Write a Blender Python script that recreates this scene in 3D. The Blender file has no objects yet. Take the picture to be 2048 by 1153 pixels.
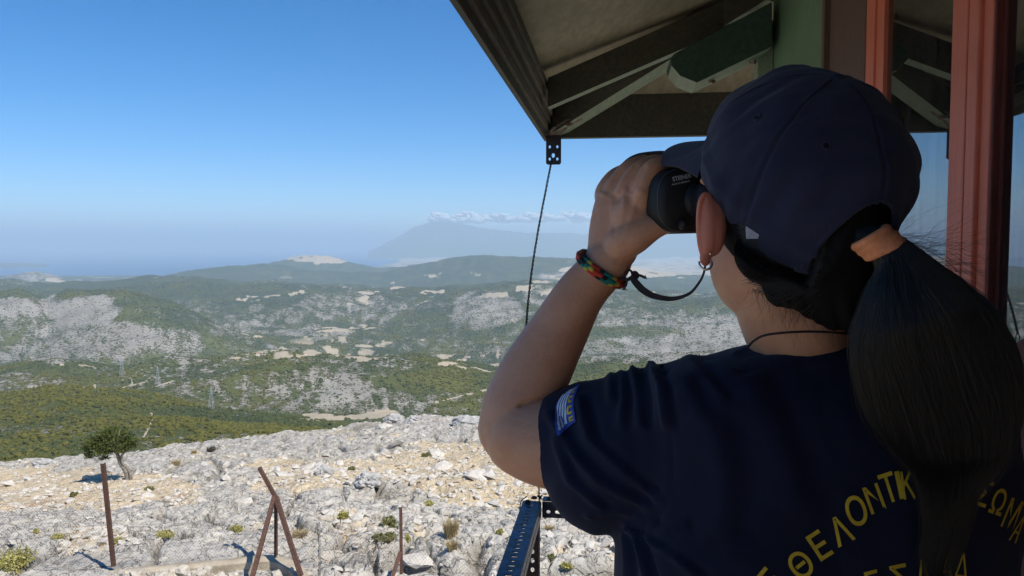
import bpy, bmesh, math, random
import numpy as np
from mathutils import Vector, Matrix, noise as mnoise
from mathutils.bvhtree import BVHTree
random.seed(7); rng = np.random.default_rng(7)
S = bpy.context.scene; COL = S.collection

# ------------------------------------------------------------------ camera, world, sun, exposure
F = 1577.0; PITCH = math.radians(3.12); CW, CH = 2048.0, 1153.0
cam = bpy.data.cameras.new('camera'); camo = bpy.data.objects.new('camera', cam); COL.objects.link(camo)
cam.sensor_width = 36; cam.lens = F / CW * 36; cam.clip_start = 0.05; cam.clip_end = 400000
camo.location = (0, 0, 0); camo.rotation_euler = (math.radians(90) - PITCH, 0, 0)
S.camera = camo
SUN_EL, SUN_AZ = math.radians(51), math.radians(134)      # azimuth clockwise from the view direction
w = bpy.data.worlds.new('World'); S.world = w; w.use_nodes = True
nt = w.node_tree; nt.nodes.clear()
sky = nt.nodes.new('ShaderNodeTexSky'); sky.sky_type = 'NISHITA'; sky.sun_disc = False
sky.sun_elevation = SUN_EL; sky.sun_rotation = SUN_AZ
sky.altitude = 700; sky.air_density = 0.75; sky.dust_density = 0.15; sky.ozone_density = 4.5
bg = nt.nodes.new('ShaderNodeBackground'); bg.inputs[1].default_value = 0.104
wo = nt.nodes.new('ShaderNodeOutputWorld')
hs = nt.nodes.new('ShaderNodeHueSaturation'); hs.inputs['Saturation'].default_value = 1.36; nt.links.new(sky.outputs[0], hs.inputs['Color']); nt.links.new(hs.outputs[0], bg.inputs[0]); nt.links.new(bg.outputs[0], wo.inputs[0])
sd = bpy.data.lights.new('sun', 'SUN'); sd.energy = 4.2; sd.angle = math.radians(0.5); sd.color = (1.0, 0.94, 0.84)
so = bpy.data.objects.new('sun', sd); COL.objects.link(so)
sdir = Vector((math.sin(SUN_AZ) * math.cos(SUN_EL), math.cos(SUN_AZ) * math.cos(SUN_EL), math.sin(SUN_EL)))
so.rotation_euler = sdir.to_track_quat('Z', 'Y').to_euler(); so.location = (0, -3, 30)
S.view_settings.view_transform = 'Standard'; S.view_settings.look = 'None'
S.view_settings.exposure = 0.55; S.view_settings.gamma = 1; S.view_settings.use_curve_mapping = False
S.render.engine = 'CYCLES'
cy = S.cycles
cy.use_denoising = True; cy.denoiser = 'OPENIMAGEDENOISE'
cy.max_bounces = 6; cy.diffuse_bounces = 4; cy.glossy_bounces = 3; cy.transmission_bounces = 4
cy.transparent_max_bounces = 12; cy.volume_bounces = 1; cy.use_adaptive_sampling = True; cy.adaptive_threshold = 0.02
cy.caustics_reflective = False; cy.caustics_refractive = False

# ------------------------------------------------------------------ helpers
CT, ST = math.cos(PITCH), math.sin(PITCH)
def ray(px, py):
    dx = (px - CW / 2) / F; dy = (CH / 2 - py) / F
    y = CT + ST * dy; z = -ST + CT * dy
    return Vector((dx / y, 1.0, z / y))
def P(px, py, d): return ray(px, py) * d
def proj(x, y, z):
    yc = y * CT - z * ST; zc = y * ST + z * CT
    return CW / 2 + F * x / yc, CH / 2 - F * zc / yc
def tanel(py):
    dy = (CH / 2 - np.asarray(py, float)) / F
    return (-ST + CT * dy) / (CT + ST * dy)

def tag(o, label=None, cat=None, group=None, kind=None):
    if label: o['label'] = label
    if cat: o['category'] = cat
    if group: o['group'] = group
    if kind: o['kind'] = kind
    return o
def empty(name, loc, label, cat, group=None):
    o = bpy.data.objects.new(name, None); COL.objects.link(o); o.location = loc; o.empty_display_size = .1
    return tag(o, label, cat, group)
def link(name, me, mats=None, parent=None, smooth=False):
    o = bpy.data.objects.new(name, me); COL.objects.link(o)
    if mats is not None:
        for m in (mats if isinstance(mats, (list, tuple)) else [mats]): me.materials.append(m)
    if smooth:
        me.polygons.foreach_set('use_smooth', [True] * len(me.polygons))
    if parent is not None:
        o.parent = parent; o.matrix_parent_inverse = Matrix.Translation(-Vector(parent_world(parent)))
    return o
def parent_world(p):
    return Vector(p.location) if p.parent is None else Vector((0, 0, 0))
def mesh_np(name, V, Fq, mats=None, parent=None, smooth=False):
    me = bpy.data.meshes.new(name)
    V = np.asarray(V, np.float32); Fq = np.asarray(Fq, np.int32)
    n, k = Fq.shape
    me.vertices.add(len(V)); me.vertices.foreach_set('co', V.ravel())
    me.loops.add(n * k); me.loops.foreach_set('vertex_index', Fq.ravel())
    me.polygons.add(n); me.polygons.foreach_set('loop_start', np.arange(0, n * k, k, dtype=np.int32))
    me.polygons.foreach_set('loop_total', np.full(n, k, np.int32))
    me.update(calc_edges=True)
    return link(name, me, mats, parent, smooth)
class MB:
    def __init__(s): s.v = []; s.f = []; s.m = []
    def add(s, v, f, mi=0):
        b = len(s.v); s.v += [tuple(x) for x in v]; s.f += [tuple(i + b for i in q) for q in f]; s.m += [mi] * len(f); return s
    def box(s, c, ax, mi=0):
        c = Vector(c); X, Y, Z = [Vector(a) for a in ax]
        v = [c + sx * X + sy * Y + sz * Z for sz in (-1, 1) for sy in (-1, 1) for sx in (-1, 1)]
        f = [(0, 2, 3, 1), (4, 5, 7, 6), (0, 1, 5, 4), (2, 6, 7, 3), (0, 4, 6, 2), (1, 3, 7, 5)]
        if X.cross(Y).dot(Z) < 0: f = [q[::-1] for q in f]
        return s.add(v, f, mi)
    def abox(s, lo, hi, mi=0):
        lo, hi = Vector(lo), Vector(hi); h = (hi - lo) / 2
        return s.box((lo + hi) / 2, ((h.x, 0, 0), (0, h.y, 0), (0, 0, h.z)), mi)
    def prism(s, poly, off, mi=0):
        n = len(poly); off = Vector(off); v = [Vector(p) for p in poly] + [Vector(p) + off for p in poly]
        f = [tuple(range(n))[::-1], tuple(range(n, 2 * n))] + [(i, (i + 1) % n, n + (i + 1) % n, n + i) for i in range(n)]
        return s.add(v, f, mi)
    def bar(s, a, b, w, h, up=(0, 0, 1), mi=0):
        a, b = Vector(a), Vector(b); d = b - a; L = d.length; d.normalize(); up = Vector(up)
        x = d.cross(up); x.normalize(); u = x.cross(d)
        return s.box((a + b) / 2, (d * L / 2, x * w / 2, u * h / 2), mi)
    def tube(s, pts, rad, n=8, mi=0, cap=True):
        pts = [Vector(p) for p in pts]; N = len(pts)
        if not isinstance(rad, (list, tuple, np.ndarray)): rad = [rad] * N
        t = (pts[1] - pts[0]).normalized(); x = t.orthogonal().normalized(); V = []
        for i, p in enumerate(pts):
            t2 = (pts[min(i + 1, N - 1)] - pts[max(i - 1, 0)]).normalized()
            x = (x - t2 * x.dot(t2)).normalized(); y = t2.cross(x)
            r = rad[i]; ra, rb = (r if isinstance(r, tuple) else (r, r))
            for k in range(n):
                a = 2 * math.pi * k / n; V.append(p + x * math.cos(a) * ra + y * math.sin(a) * rb)
        f = [(i * n + k, i * n + (k + 1) % n, (i + 1) * n + (k + 1) % n, (i + 1) * n + k) for i in range(N - 1) for k in range(n)]
        if cap: f += [tuple(range(n))[::-1], tuple((N - 1) * n + k for k in range(n))]
        return s.add(V, f, mi)
    def loft(s, rings, mi=0, cap=True):
        n = len(rings[0]); V = [v for r in rings for v in r]; N = len(rings)
        f = [(i * n + k, i * n + (k + 1) % n, (i + 1) * n + (k + 1) % n, (i + 1) * n + k) for i in range(N - 1) for k in range(n)]
        if cap: f += [tuple(range(n))[::-1], tuple((N - 1) * n + k for k in range(n))]
        return s.add(V, f, mi)
    def ell(s, c, ax, n=20, m=12, mi=0):
        c = Vector(c); X, Y, Z = [Vector(a) for a in ax]; V = [c + Z]; 
        for i in range(1, m):
            t = math.pi * i / m
            for k in range(n):
                a = 2 * math.pi * k / n; V.append(c + X * math.sin(t) * math.cos(a) + Y * math.sin(t) * math.sin(a) + Z * math.cos(t))
        V.append(c - Z); f = [(0, 1 + k, 1 + (k + 1) % n) for k in range(n)]
        for i in range(m - 2):
            for k in range(n):
                a = 1 + i * n; f.append((a + k, a + n + k, a + n + (k + 1) % n, a + (k + 1) % n))
        L = len(V) - 1; a = 1 + (m - 2) * n
        f += [(a + k, L, a + (k + 1) % n) for k in range(n)]
        return s.add(V, f, mi)
    def mesh(s, name):
        me = bpy.data.meshes.new(name); me.from_pydata(s.v, [], s.f); 
        if any(s.m): me.polygons.foreach_set('material_index', s.m)
        me.update(); return me
    def build(s, name, mats, parent=None, smooth=False, bevel=0):
        o = link(name, s.mesh(name), mats, parent, smooth)
        if bevel:
            b = o.modifiers.new('b', 'BEVEL'); b.width = bevel; b.segments = 2; b.limit_method = 'ANGLE'; b.angle_limit = math.radians(40)
        return o
def catmull(pts, sub=6):
    A = np.asarray(pts, float); A = np.vstack([2 * A[0] - A[1], A, 2 * A[-1] - A[-2]]); out = []
    for i in range(1, len(A) - 2):
        for k in range(sub):
            t = k / sub; p0, p1, p2, p3 = A[i - 1], A[i], A[i + 1], A[i + 2]
            out.append(.5 * (2 * p1 + (p2 - p0) * t + (2 * p0 - 5 * p1 + 4 * p2 - p3) * t * t + (3 * p1 - p0 - 3 * p2 + p3) * t ** 3))
    out.append(A[-2]); return np.array(out)
def sstep(a, b, x):
    t = np.clip((x - a) / (b - a), 0, 1); return t * t * (3 - 2 * t)

# numpy noise
def _h(ix, iy, seed):
    ix = ix.astype(np.uint64); iy = iy.astype(np.uint64)
    h = (ix * np.uint64(374761393) + iy * np.uint64(668265263) + np.uint64(seed * 974711 + 12345)) & np.uint64(0xffffffff)
    h = ((h ^ (h >> np.uint64(13))) * np.uint64(1274126177)) & np.uint64(0xffffffff)
    h = ((h ^ (h >> np.uint64(16))) * np.uint64(2246822519)) & np.uint64(0xffffffff)
    return (h ^ (h >> np.uint64(15)))
def _r(ix, iy, seed): return _h(ix, iy, seed).astype(np.float64) / 4294967295.0
def perlin(x, y, seed=0):
    x = x + 1e6; y = y + 1e6
    ix = np.floor(x); iy = np.floor(y); fx = x - ix; fy = y - iy; ix = ix.astype(np.int64); iy = iy.astype(np.int64)
    u = fx ** 3 * (fx * (fx * 6 - 15) + 10); v = fy ** 3 * (fy * (fy * 6 - 15) + 10)
    def g(i, j):
        a = _r(ix + i, iy + j, seed) * 2 * math.pi
        return np.cos(a) * (fx - i) + np.sin(a) * (fy - j)
    return ((g(0, 0) * (1 - u) + g(1, 0) * u) * (1 - v) + (g(0, 1) * (1 - u) + g(1, 1) * u) * v) * 1.5
def fbm(x, y, oct=4, seed=0, gain=.5, lac=2.03):
    s = 0; a = 1
    for i in range(oct): s = s + a * perlin(x, y, seed + i * 17); x = x * lac; y = y * lac; a *= gain
    return s
def worley(x, y, seed=0):
    x = x + 1e5; y = y + 1e5
    ix = np.floor(x).astype(np.int64); iy = np.floor(y).astype(np.int64)
    f1 = np.full(x.shape, 9.); f2 = np.full(x.shape, 9.); cid = np.zeros(x.shape)
    for i in (-1, 0, 1):
        for j in (-1, 0, 1):
            a = ix + i; b = iy + j
            d = (a + _r(a, b, seed) - x) ** 2 + (b + _r(a, b, seed + 5) - y) ** 2
            n = d < f1; f2 = np.where(n, f1, np.minimum(f2, d)); cid = np.where(n, _r(a, b, seed + 9), cid); f1 = np.where(n, d, f1)
    return np.sqrt(f1), np.sqrt(f2), cid

# materials
def mat(name, base=(.5, .5, .5), rough=.6, metal=0, spec=.5, c2=None, scale=5, bump=0, bscale=None, stretch=None, detail=6, ramp=(.35, .65), sss=0, rvar=0, dist=.01):
    m = bpy.data.materials.new(name); m.use_nodes = True; t = m.node_tree; b = t.nodes['Principled BSDF']
    b.inputs['Base Color'].default_value = (*base, 1); b.inputs['Roughness'].default_value = rough; b.inputs['Metallic'].default_value = metal
    b.inputs['Specular IOR Level'].default_value = spec
    if sss: b.inputs['Subsurface Weight'].default_value = sss; b.inputs['Subsurface Radius'].default_value = (1, .3, .15); b.inputs['Subsurface Scale'].default_value = .004
    tc = t.nodes.new('ShaderNodeTexCoord'); mp = t.nodes.new('ShaderNodeMapping'); t.links.new(tc.outputs['Object'], mp.inputs[0])
    if stretch: mp.inputs['Scale'].default_value = stretch
    if c2 is not None:
        n = t.nodes.new('ShaderNodeTexNoise'); n.inputs['Scale'].default_value = scale; n.inputs['Detail'].default_value = detail; n.inputs['Roughness'].default_value = .62
        t.links.new(mp.outputs[0], n.inputs['Vector'])
        r = t.nodes.new('ShaderNodeValToRGB'); r.color_ramp.elements[0].position = ramp[0]; r.color_ramp.elements[1].position = ramp[1]
        r.color_ramp.elements[0].color = (*base, 1); r.color_ramp.elements[1].color = (*c2, 1)
        t.links.new(n.outputs[0], r.inputs[0]); t.links.new(r.outputs[0], b.inputs['Base Color'])
        if rvar:
            mr = t.nodes.new('ShaderNodeMapRange'); mr.inputs[3].default_value = rough - rvar; mr.inputs[4].default_value = rough + rvar
            t.links.new(n.outputs[0], mr.inputs[0]); t.links.new(mr.outputs[0], b.inputs['Roughness'])
    if bump:
        n2 = t.nodes.new('ShaderNodeTexNoise'); n2.inputs['Scale'].default_value = bscale or scale * 3; n2.inputs['Detail'].default_value = 5
        t.links.new(mp.outputs[0], n2.inputs['Vector'])
        bp = t.nodes.new('ShaderNodeBump'); bp.inputs['Strength'].default_value = bump; bp.inputs['Distance'].default_value = dist
        t.links.new(n2.outputs[0], bp.inputs['Height']); t.links.new(bp.outputs[0], b.inputs['Normal'])
    return m
class NB:   # node builder
    def __init__(s, name):
        s.m = bpy.data.materials.new(name); s.m.use_nodes = True; s.t = s.m.node_tree; s.b = s.t.nodes['Principled BSDF']
    def n(s, typ, **kw):
        o = s.t.nodes.new(typ)
        for k, v in kw.items():
            if k.startswith('_'): setattr(o, k[1:], v)
        return o
    def L(s, a, b): s.t.links.new(a, b)
    def noise(s, vec, scale, detail=4, rough=.55):
        o = s.n('ShaderNodeTexNoise'); o.inputs['Scale'].default_value = scale; o.inputs['Detail'].default_value = detail; o.inputs['Roughness'].default_value = rough
        s.L(vec, o.inputs['Vector']); return o.outputs[0]
    def math(s, op, a, b=None, clamp=False):
        o = s.n('ShaderNodeMath'); o.operation = op; o.use_clamp = clamp
        for i, v in enumerate((a, b)):
            if v is None: continue
            if isinstance(v, (int, float)): o.inputs[i].default_value = v
            else: s.L(v, o.inputs[i])
        return o.outputs[0]
    def rng(s, v, a, b, c=0, d=1, smooth=True):
        o = s.n('ShaderNodeMapRange'); o.interpolation_type = 'SMOOTHSTEP' if smooth else 'LINEAR'
        s.L(v, o.inputs[0])
        for i, x in enumerate((a, b, c, d)):
            if isinstance(x, (int, float)): o.inputs[i + 1].default_value = x
            else: s.L(x, o.inputs[i + 1])
        return o.outputs[0]
    def mix(s, f, a, b):
        o = s.n('ShaderNodeMix'); o.data_type = 'RGBA'
        for i, v in ((0, f), (6, a), (7, b)):
            if isinstance(v, (int, float)): o.inputs[i].default_value = v
            elif isinstance(v, tuple): o.inputs[i].default_value = (*v, 1)
            else: s.L(v, o.inputs[i])
        return o.outputs[2]
    def attr(s, name):
        o = s.n('ShaderNodeAttribute'); o.attribute_name = name; return o
# ------------------------------------------------------------------ terrain
def ringy(pairs, px):
    xs = [p[0] for p in pairs]; ys = [p[1] for p in pairs]
    return np.interp(px, xs, ys)
def pchip(xk, Z, x):
    """xk: (K,), Z: (K,N) values per ring and column; x: (M,) -> (M,N)"""
    K = len(xk); h = np.diff(xk)[:, None]; dl = np.diff(Z, axis=0) / h
    m = np.zeros_like(Z)
    for k in range(1, K - 1):
        s = dl[k - 1] * dl[k] > 0
        w1 = 2 * h[k] + h[k - 1]; w2 = h[k] + 2 * h[k - 1]
        with np.errstate(divide='ignore', invalid='ignore'):
            v = (w1 + w2) / (w1 / dl[k - 1] + w2 / dl[k])
        m[k] = np.where(s, v, 0)
    m[0] = dl[0]; m[-1] = dl[-1]
    idx = np.clip(np.searchsorted(xk, x) - 1, 0, K - 2); t = (x - xk[idx]) / (xk[idx + 1] - xk[idx]); t = np.clip(t, 0, 1)[:, None]
    H = (xk[idx + 1] - xk[idx])[:, None]
    return (2 * t ** 3 - 3 * t ** 2 + 1) * Z[idx] + (t ** 3 - 2 * t ** 2 + t) * H * m[idx] + (-2 * t ** 3 + 3 * t ** 2) * Z[idx + 1] + (t ** 3 - t ** 2) * H * m[idx + 1]

SEA = -500.0
def zr(Y, pairs, px): return tanel(ringy(pairs, px)) * Y
def zz(pairs, px): return ringy(pairs, px)
def hills_rings(px):
    R = []
    R.append((55, np.full(px.shape, -42.)))
    R.append((150, np.full(px.shape, -75.)))
    R.append((330, zr(330, [(0, 965), (300, 945), (600, 915), (900, 885), (1200, 865), (2048, 860)], px)))
    R.append((760, zr(760, [(-300, 800), (0, 793), (100, 780), (200, 786), (300, 802), (450, 826), (600, 838), (700, 856), (800, 880), (950, 895), (1300, 895), (2048, 900)], px)))
    R.append((1150, zr(1150, [(-300, 812), (0, 804), (200, 806), (300, 818), (450, 832), (600, 838), (700, 842), (800, 838), (900, 836), (1000, 828), (1250, 815), (2048, 800)], px)))
    R.append((1480, zr(1480, [(-300, 750), (0, 748), (100, 733), (180, 742), (250, 738), (330, 729), (420, 732), (480, 727), (560, 722), (620, 729), (700, 730), (850, 730), (950, 740), (1000, 747), (1100, 755), (1200, 740), (1300, 727), (1500, 715), (2048, 700)], px)))
    R.append((2400, zr(2400, [(-300, 742), (0, 740), (250, 746), (430, 748), (950, 752), (1250, 735), (2048, 720)], px)))
    R.append((3300, zr(3300, [(-300, 600), (0, 594), (35, 591), (62, 600), (90, 614), (130, 595), (190, 590), (250, 593), (330, 622), (380, 647), (430, 672), (500, 682), (700, 684), (900, 680), (1000, 668), (1100, 650), (1200, 640), (1480, 630), (2048, 640)], px)))
    R.append((4000, zr(4000, [(-300, 612), (0, 606), (250, 608), (330, 622), (400, 636), (500, 648), (600, 642), (700, 650), (900, 632), (1000, 618), (1100, 612), (1250, 606), (2048, 600)], px)))
    R.append((5600, zr(5600, [(-300, 560), (0, 562), (100, 572), (200, 567), (300, 558), (400, 556), (480, 568), (550, 566), (600, 572), (700, 578), (760, 583), (850, 583), (950, 577), (1050, 567), (1130, 572), (1200, 580), (1350, 590), (1500, 596), (2048, 590)], px)))
    R.append((7400, zr(7400, [(-300, 576), (0, 577), (300, 572), (600, 585), (800, 590), (1000, 585), (1200, 578), (2048, 580)], px)))
    r5 = [(-300, 560), (0, 560), (30, 552), (65, 545), (100, 553), (140, 568), (200, 573), (280, 570), (330, 557), (400, 546), (470, 537), (540, 535), (600, 541), (680, 548), (760, 547), (850, 530), (900, 520), (940, 514), (1000, 515), (1050, 518), (1180, 524), (1260, 536), (1350, 552), (2048, 560)]
    R.append((9000, zr(9000, r5, px)))
    R.append((10100, np.maximum(zr(10100, [(a, b + 9) for a, b in r5], px), SEA + 12)))
    R.append((11300, np.maximum(zr(11300, [(-300, 574), (300, 573), (380, 560), (480, 534), (560, 522), (600, 513), (632, 508), (660, 513), (700, 525), (740, 532), (800, 536), (900, 556), (1100, 552), (2048, 562)], px), SEA + 8)))
    R.append((12600, zz([(-300, -490), (330, -493), (420, -500), (600, -500), (720, -480), (850, -450), (2048, -430)], px)))
    R.append((13800, zz([(-300, -545), (420, -545), (600, -530), (740, -490), (850, -465), (2048, -430)], px)))
    R.append((19500, zz([(-300, -480), (0, -484), (90, -493), (150, -530), (250, -550), (680, -550), (770, -498), (850, -480), (2048, -440)], px)))
    R.append((28000, zz([(-300, -550), (760, -550), (800, -500), (850, -490), (2048, -460)], px)))
    R.append((34000, np.where(px < 735, -550, zr(34000, [(735, 506), (760, 498), (800, 476), (830, 457), (858, 447), (890, 445), (920, 450), (960, 461), (1000, 464), (1080, 467), (1180, 471), (1300, 466), (1400, 458), (1500, 462), (2048, 474)], px))))
    R.append((60000, np.full(px.shape, -620.)))
    return R
AZF = np.radians(38.5)
def az_array(nf):
    a = np.linspace(-AZF, AZF, nf); b = np.linspace(AZF, 2 * math.pi - AZF, 92)[1:]
    return np.concatenate([a, b])      # closes back on itself
def grid_faces(nr, nc):
    i = np.arange(nr - 1)[:, None]; k = np.arange(nc - 1)[None, :]
    a = i * nc + k; return np.stack([a, a + 1, a + nc + 1, a + nc], -1).reshape(-1, 4)
def polar(nf, Ys):
    az = az_array(nf); azw = (az + math.pi) % (2 * math.pi) - math.pi
    azc = np.clip(azw, -AZF, AZF)
    px0 = CW / 2 + F * np.tan(azc)
    # blend the far left and right edges together behind the viewer
    r = Ys[:, None] / np.cos(azc)[None, :]
    X = r * np.sin(az)[None, :]; Yw = r * np.cos(az)[None, :]
    back = np.clip((np.abs(azw) - AZF) / (math.pi - AZF), 0, 1)
    return az, px0, X, Yw, back
def hash_amp(X, Y, D):
    """fractal relief, longer waves only far away"""
    Z = 0
    for i, (wl, am) in enumerate([(2600, 48), (1100, 26), (480, 20), (210, 11), (90, 4.6), (38, 1.3)]):
        n = perlin(X / wl + i * 13.7, Y / wl - i * 7.1, 40 + i)
        if i in (1, 2, 3): n = 1 - 2 * np.abs(n) - .35
        Z = Z + am * n * sstep(wl * 1.0, wl * 5.5, D)
    return Z
def patch(px, py, lst):
    out = np.zeros_like(px)
    for cx, cy, rx, ry, v in lst:
        q = ((px - cx) / rx) ** 2 + ((py - cy) / ry) ** 2
        out = np.maximum(out, v * (1 - sstep(.55, 1.25, q))) if v > 0 else out + v * (1 - sstep(.4, 1.2, q))
    return out
def poly_d(px, py, pts):
    d = np.full(px.shape, 1e9)
    for (x0, y0), (x1, y1) in zip(pts[:-1], pts[1:]):
        dx, dy = x1 - x0, y1 - y0; t = np.clip(((px - x0) * dx + (py - y0) * dy) / (dx * dx + dy * dy), 0, 1)
        d = np.minimum(d, np.hypot(px - x0 - t * dx, (py - y0 - t * dy) * 1.6))
    return d

def build_hills():
    Ys = np.concatenate([np.exp(np.linspace(math.log(55), math.log(320), 24))[:-1], np.exp(np.linspace(math.log(320), math.log(60000), 660))])
    az, px0, X, Yw, back = polar(820, Ys)
    R = hills_rings(px0); xk = np.log(np.array([r[0] for r in R])); Zk = np.stack([r[1] for r in R])
    # far left and right blend to a mean profile behind the viewer
    mean = Zk.mean(1, keepdims=True); Zk = Zk * (1 - back[None]) + mean * back[None]
    Z = pchip(xk, Zk, np.log(Ys))
    D = np.broadcast_to(Ys[:, None], Z.shape)
    # second rock dome in front of the big one, small knolls
    for px, py, d, rad, h in [(310, 690, 2750, 330, 105), (60, 640, 2900, 260, 50), (620, 790, 1330, 160, 16), (420, 800, 1250, 120, 10), (700, 600, 4700, 600, 45), (960, 640, 3700, 420, 50), (1100, 600, 4600, 500, 45), (560, 640, 4100, 420, 35)]:
        c = P(px, py, d); Z = Z + h * np.exp(-((X - c.x) ** 2 + (Yw - c.y) ** 2 * .6) / rad ** 2)
    amp = hash_amp(X, Yw, D)
    damp = np.where(D > 11500, .45, 1.) * (1 - .94 * sstep(11000, 12500, D) * (1 - sstep(29000, 31000, D)))
    Z = Z + amp * damp * (1 + 4.0 * sstep(29500, 32500, D) * (Z > -300))
    Zb = np.where(D > 11000, Z, np.maximum(Z, SEA + 12))
    px, py = proj(X, np.maximum(Yw, 1e-3), Zb)
    py = np.where(Yw <= 1, 700, py); px = np.where(Yw <= 1, -500, px)
    LD = np.log(D); A0 = X / D * 9; px1, py1 = px, py; px = px + 22 * fbm(A0 * 1.6, LD * 9, 4, 3, .6); py = py + 8 * fbm(A0 * 1.6, LD * 9 + 50, 4, 4, .6)
    nz = fbm(X / 700, Yw / 700, 4, 71) ; nz2 = fbm(X / 260, Yw / 260, 3, 81)
    rock = .30 + .30 * nz + .16 * nz2
    rock = np.where(D > 7000, rock * .35, rock); rock = np.where((D > 4300) & (D < 7000), rock - .10, rock)
    rock = np.maximum(rock, patch(px, py, [(150, 622, 95, 36, 1.0), (170, 665, 130, 34, .74), (15, 615, 60, 26, .95), (40, 660, 60, 30, .5), (285, 672, 60, 26, .95), (350, 690, 75, 34, .66), (110, 706, 190, 22, .72),
        (50, 762, 90, 20, .55), (80, 866, 110, 20, .46), (600, 790, 95, 42, .62), (680, 778, 60, 36, .86), (520, 790, 70, 36, .50), (790, 778, 42, 16, .70), (395, 770, 90, 36, .48), (300, 742, 120, 14, .42),
        (700, 615, 130, 34, .60), (540, 640, 90, 34, .52), (970, 620, 90, 38, .80), (1100, 592, 60, 18, .68), (1430, 680, 230, 60, .80), (1230, 640, 90, 28, .52), (1210, 715, 90, 18, .62), (820, 650, 130, 18, .40),
        (470, 655, 60, 22, .6), (60, 552, 60, 10, .8), (1120, 555, 60, 12, .7), (860, 690, 90, 22, .42), (1000, 700, 90, 25, .44), (640, 665, 110, 10, .7)]))
    rock = rock + patch(px, py, [(90, 905, 240, 38, -.8), (560, 850, 150, 22, -.6), (230, 815, 95, 22, -.55), (880, 762, 150, 26, -.55), (560, 732, 60, 8, -.5), (300, 580, 330, 18, -.35), (1230, 665, 160, 14, -.5), (1130, 740, 90, 18, -.7), (400, 850, 120, 25, -.5)])
    rock = np.clip(rock * .86 + .30 * fbm(A0 * 7, LD * 26, 4, 9, .6) * (rock > .2), 0, .92)
    field = patch(px, py, [(735, 833, 75, 8, 1), (660, 831, 50, 6, .9), (640, 840, 50, 4, .9), (760, 826, 45, 5, 1), (650, 706, 60, 6, .9), (700, 712, 70, 5, 1), (600, 712, 60, 4, .8), (745, 718, 45, 5, 1), (470, 722, 45, 3, .8), (900, 732, 45, 5, .9), (945, 740, 40, 3, .9), (520, 590, 34, 6, .9), (500, 600, 22, 4, .9), (730, 581, 20, 4, .9), (600, 585, 25, 3, .7),
        (545, 645, 14, 8, .8), (520, 678, 30, 4, .8), (690, 660, 80, 6, .7), (735, 690, 28, 4, .9), (640, 676, 60, 10, .55), (620, 512, 60, 9, 1), (655, 519, 45, 8, 1), (590, 522, 30, 5, .7), (220, 558, 130, 4, .45), (110, 560, 25, 6, .9), (830, 522, 80, 8, .55), (860, 516, 60, 4, .6),
        (1330, 545, 130, 14, .85), (1250, 525, 120, 12, .5), (1130, 538, 60, 5, .7), (940, 552, 12, 5, .8), (800, 572, 14, 3, .8), (860, 548, 25, 2.5, .6), (560, 556, 30, 3, .4), (1120, 556, 55, 8, .55), (1380, 522, 90, 10, .7), (650, 704, 130, 10, .55), (80, 530, 90, 4, .4)])
    # broken fields in the valleys
    f1, f2, cid = worley(X / 90, Yw / 150, 33)
    vall = sstep(2300, 2600, D) * (1 - sstep(3000, 3500, D)) * (px > 420) * (px < 1000)
    field = np.maximum(field, vall * (cid > .8) * .6)
    f1, f2, cid = worley(X / 420, Yw / 900, 34)
    plain = sstep(10500, 11500, D) * (1 - sstep(27000, 29000, D)) * (px > 745)
    field = np.maximum(field, plain * (cid > .5) * (.15 + .6 * cid)); 
    f1, f2, cid = worley(X / 130, Yw / 190, 35)
    hz = sstep(3900, 4300, D) * (1 - sstep(5200, 5600, D)) * (px > 440)
    field = np.maximum(field, hz * (cid > .93) * .8)
    for pl, wd in [([(302, 826), (305, 840), (298, 855), (290, 870), (284, 880)], 2.6), ([(872, 805), (905, 797), (940, 788), (975, 780), (1010, 765)], 2.4), ([(240, 762), (262, 757), (266, 770), (240, 778)], 2.2), ([(262, 772), (290, 765), (300, 755), (330, 757)], 2.2), ([(305, 775), (345, 763)], 2.6), ([(148, 779), (180, 774), (191, 770), (190, 780)], 2.2), ([(55, 775), (90, 770)], 2), ([(75, 729), (170, 731), (215, 742)], 2), ([(440, 708), (620, 712)], 1.6), ([(830, 612), (860, 600)], 1.6), ([(960, 655), (1060, 632)], 1.6)]:
        field = np.maximum(field, .95 * (1 - sstep(wd * .5, wd, poly_d(px1, py1, pl))))
    field = field * np.clip(.75 + .9 * fbm(A0 * 5, LD * 22 + 9, 4, 14, .6) + (D < 1300) * .5 + (D > 9000) * .25, 0, 1)
    hue = .5 + .5 * fbm(X / 180, Yw / 180, 3, 91) + patch(px, py, [(80, 905, 260, 45, .5), (240, 815, 90, 20, .35), (900, 765, 130, 24, .2)])
    hue = hue - .45 * sstep(1800, 5000, D)
    Vv = np.stack([X, Yw, Z], -1).reshape(-1, 3)
    me = mesh_np('hills', Vv, grid_faces(len(Ys), len(az)), None, None, True)
    ca = me.data.color_attributes.new('cover', 'FLOAT_COLOR', 'POINT')
    dat = np.stack([rock, np.clip(field, 0, 1), np.clip(hue, 0, 1), np.ones_like(rock)], -1).astype(np.float32)
    ca.data.foreach_set('color', dat.ravel())
    tag(me, kind='structure')
    return me, (X, Yw, Z, rock, field, D, az, Ys)

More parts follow.
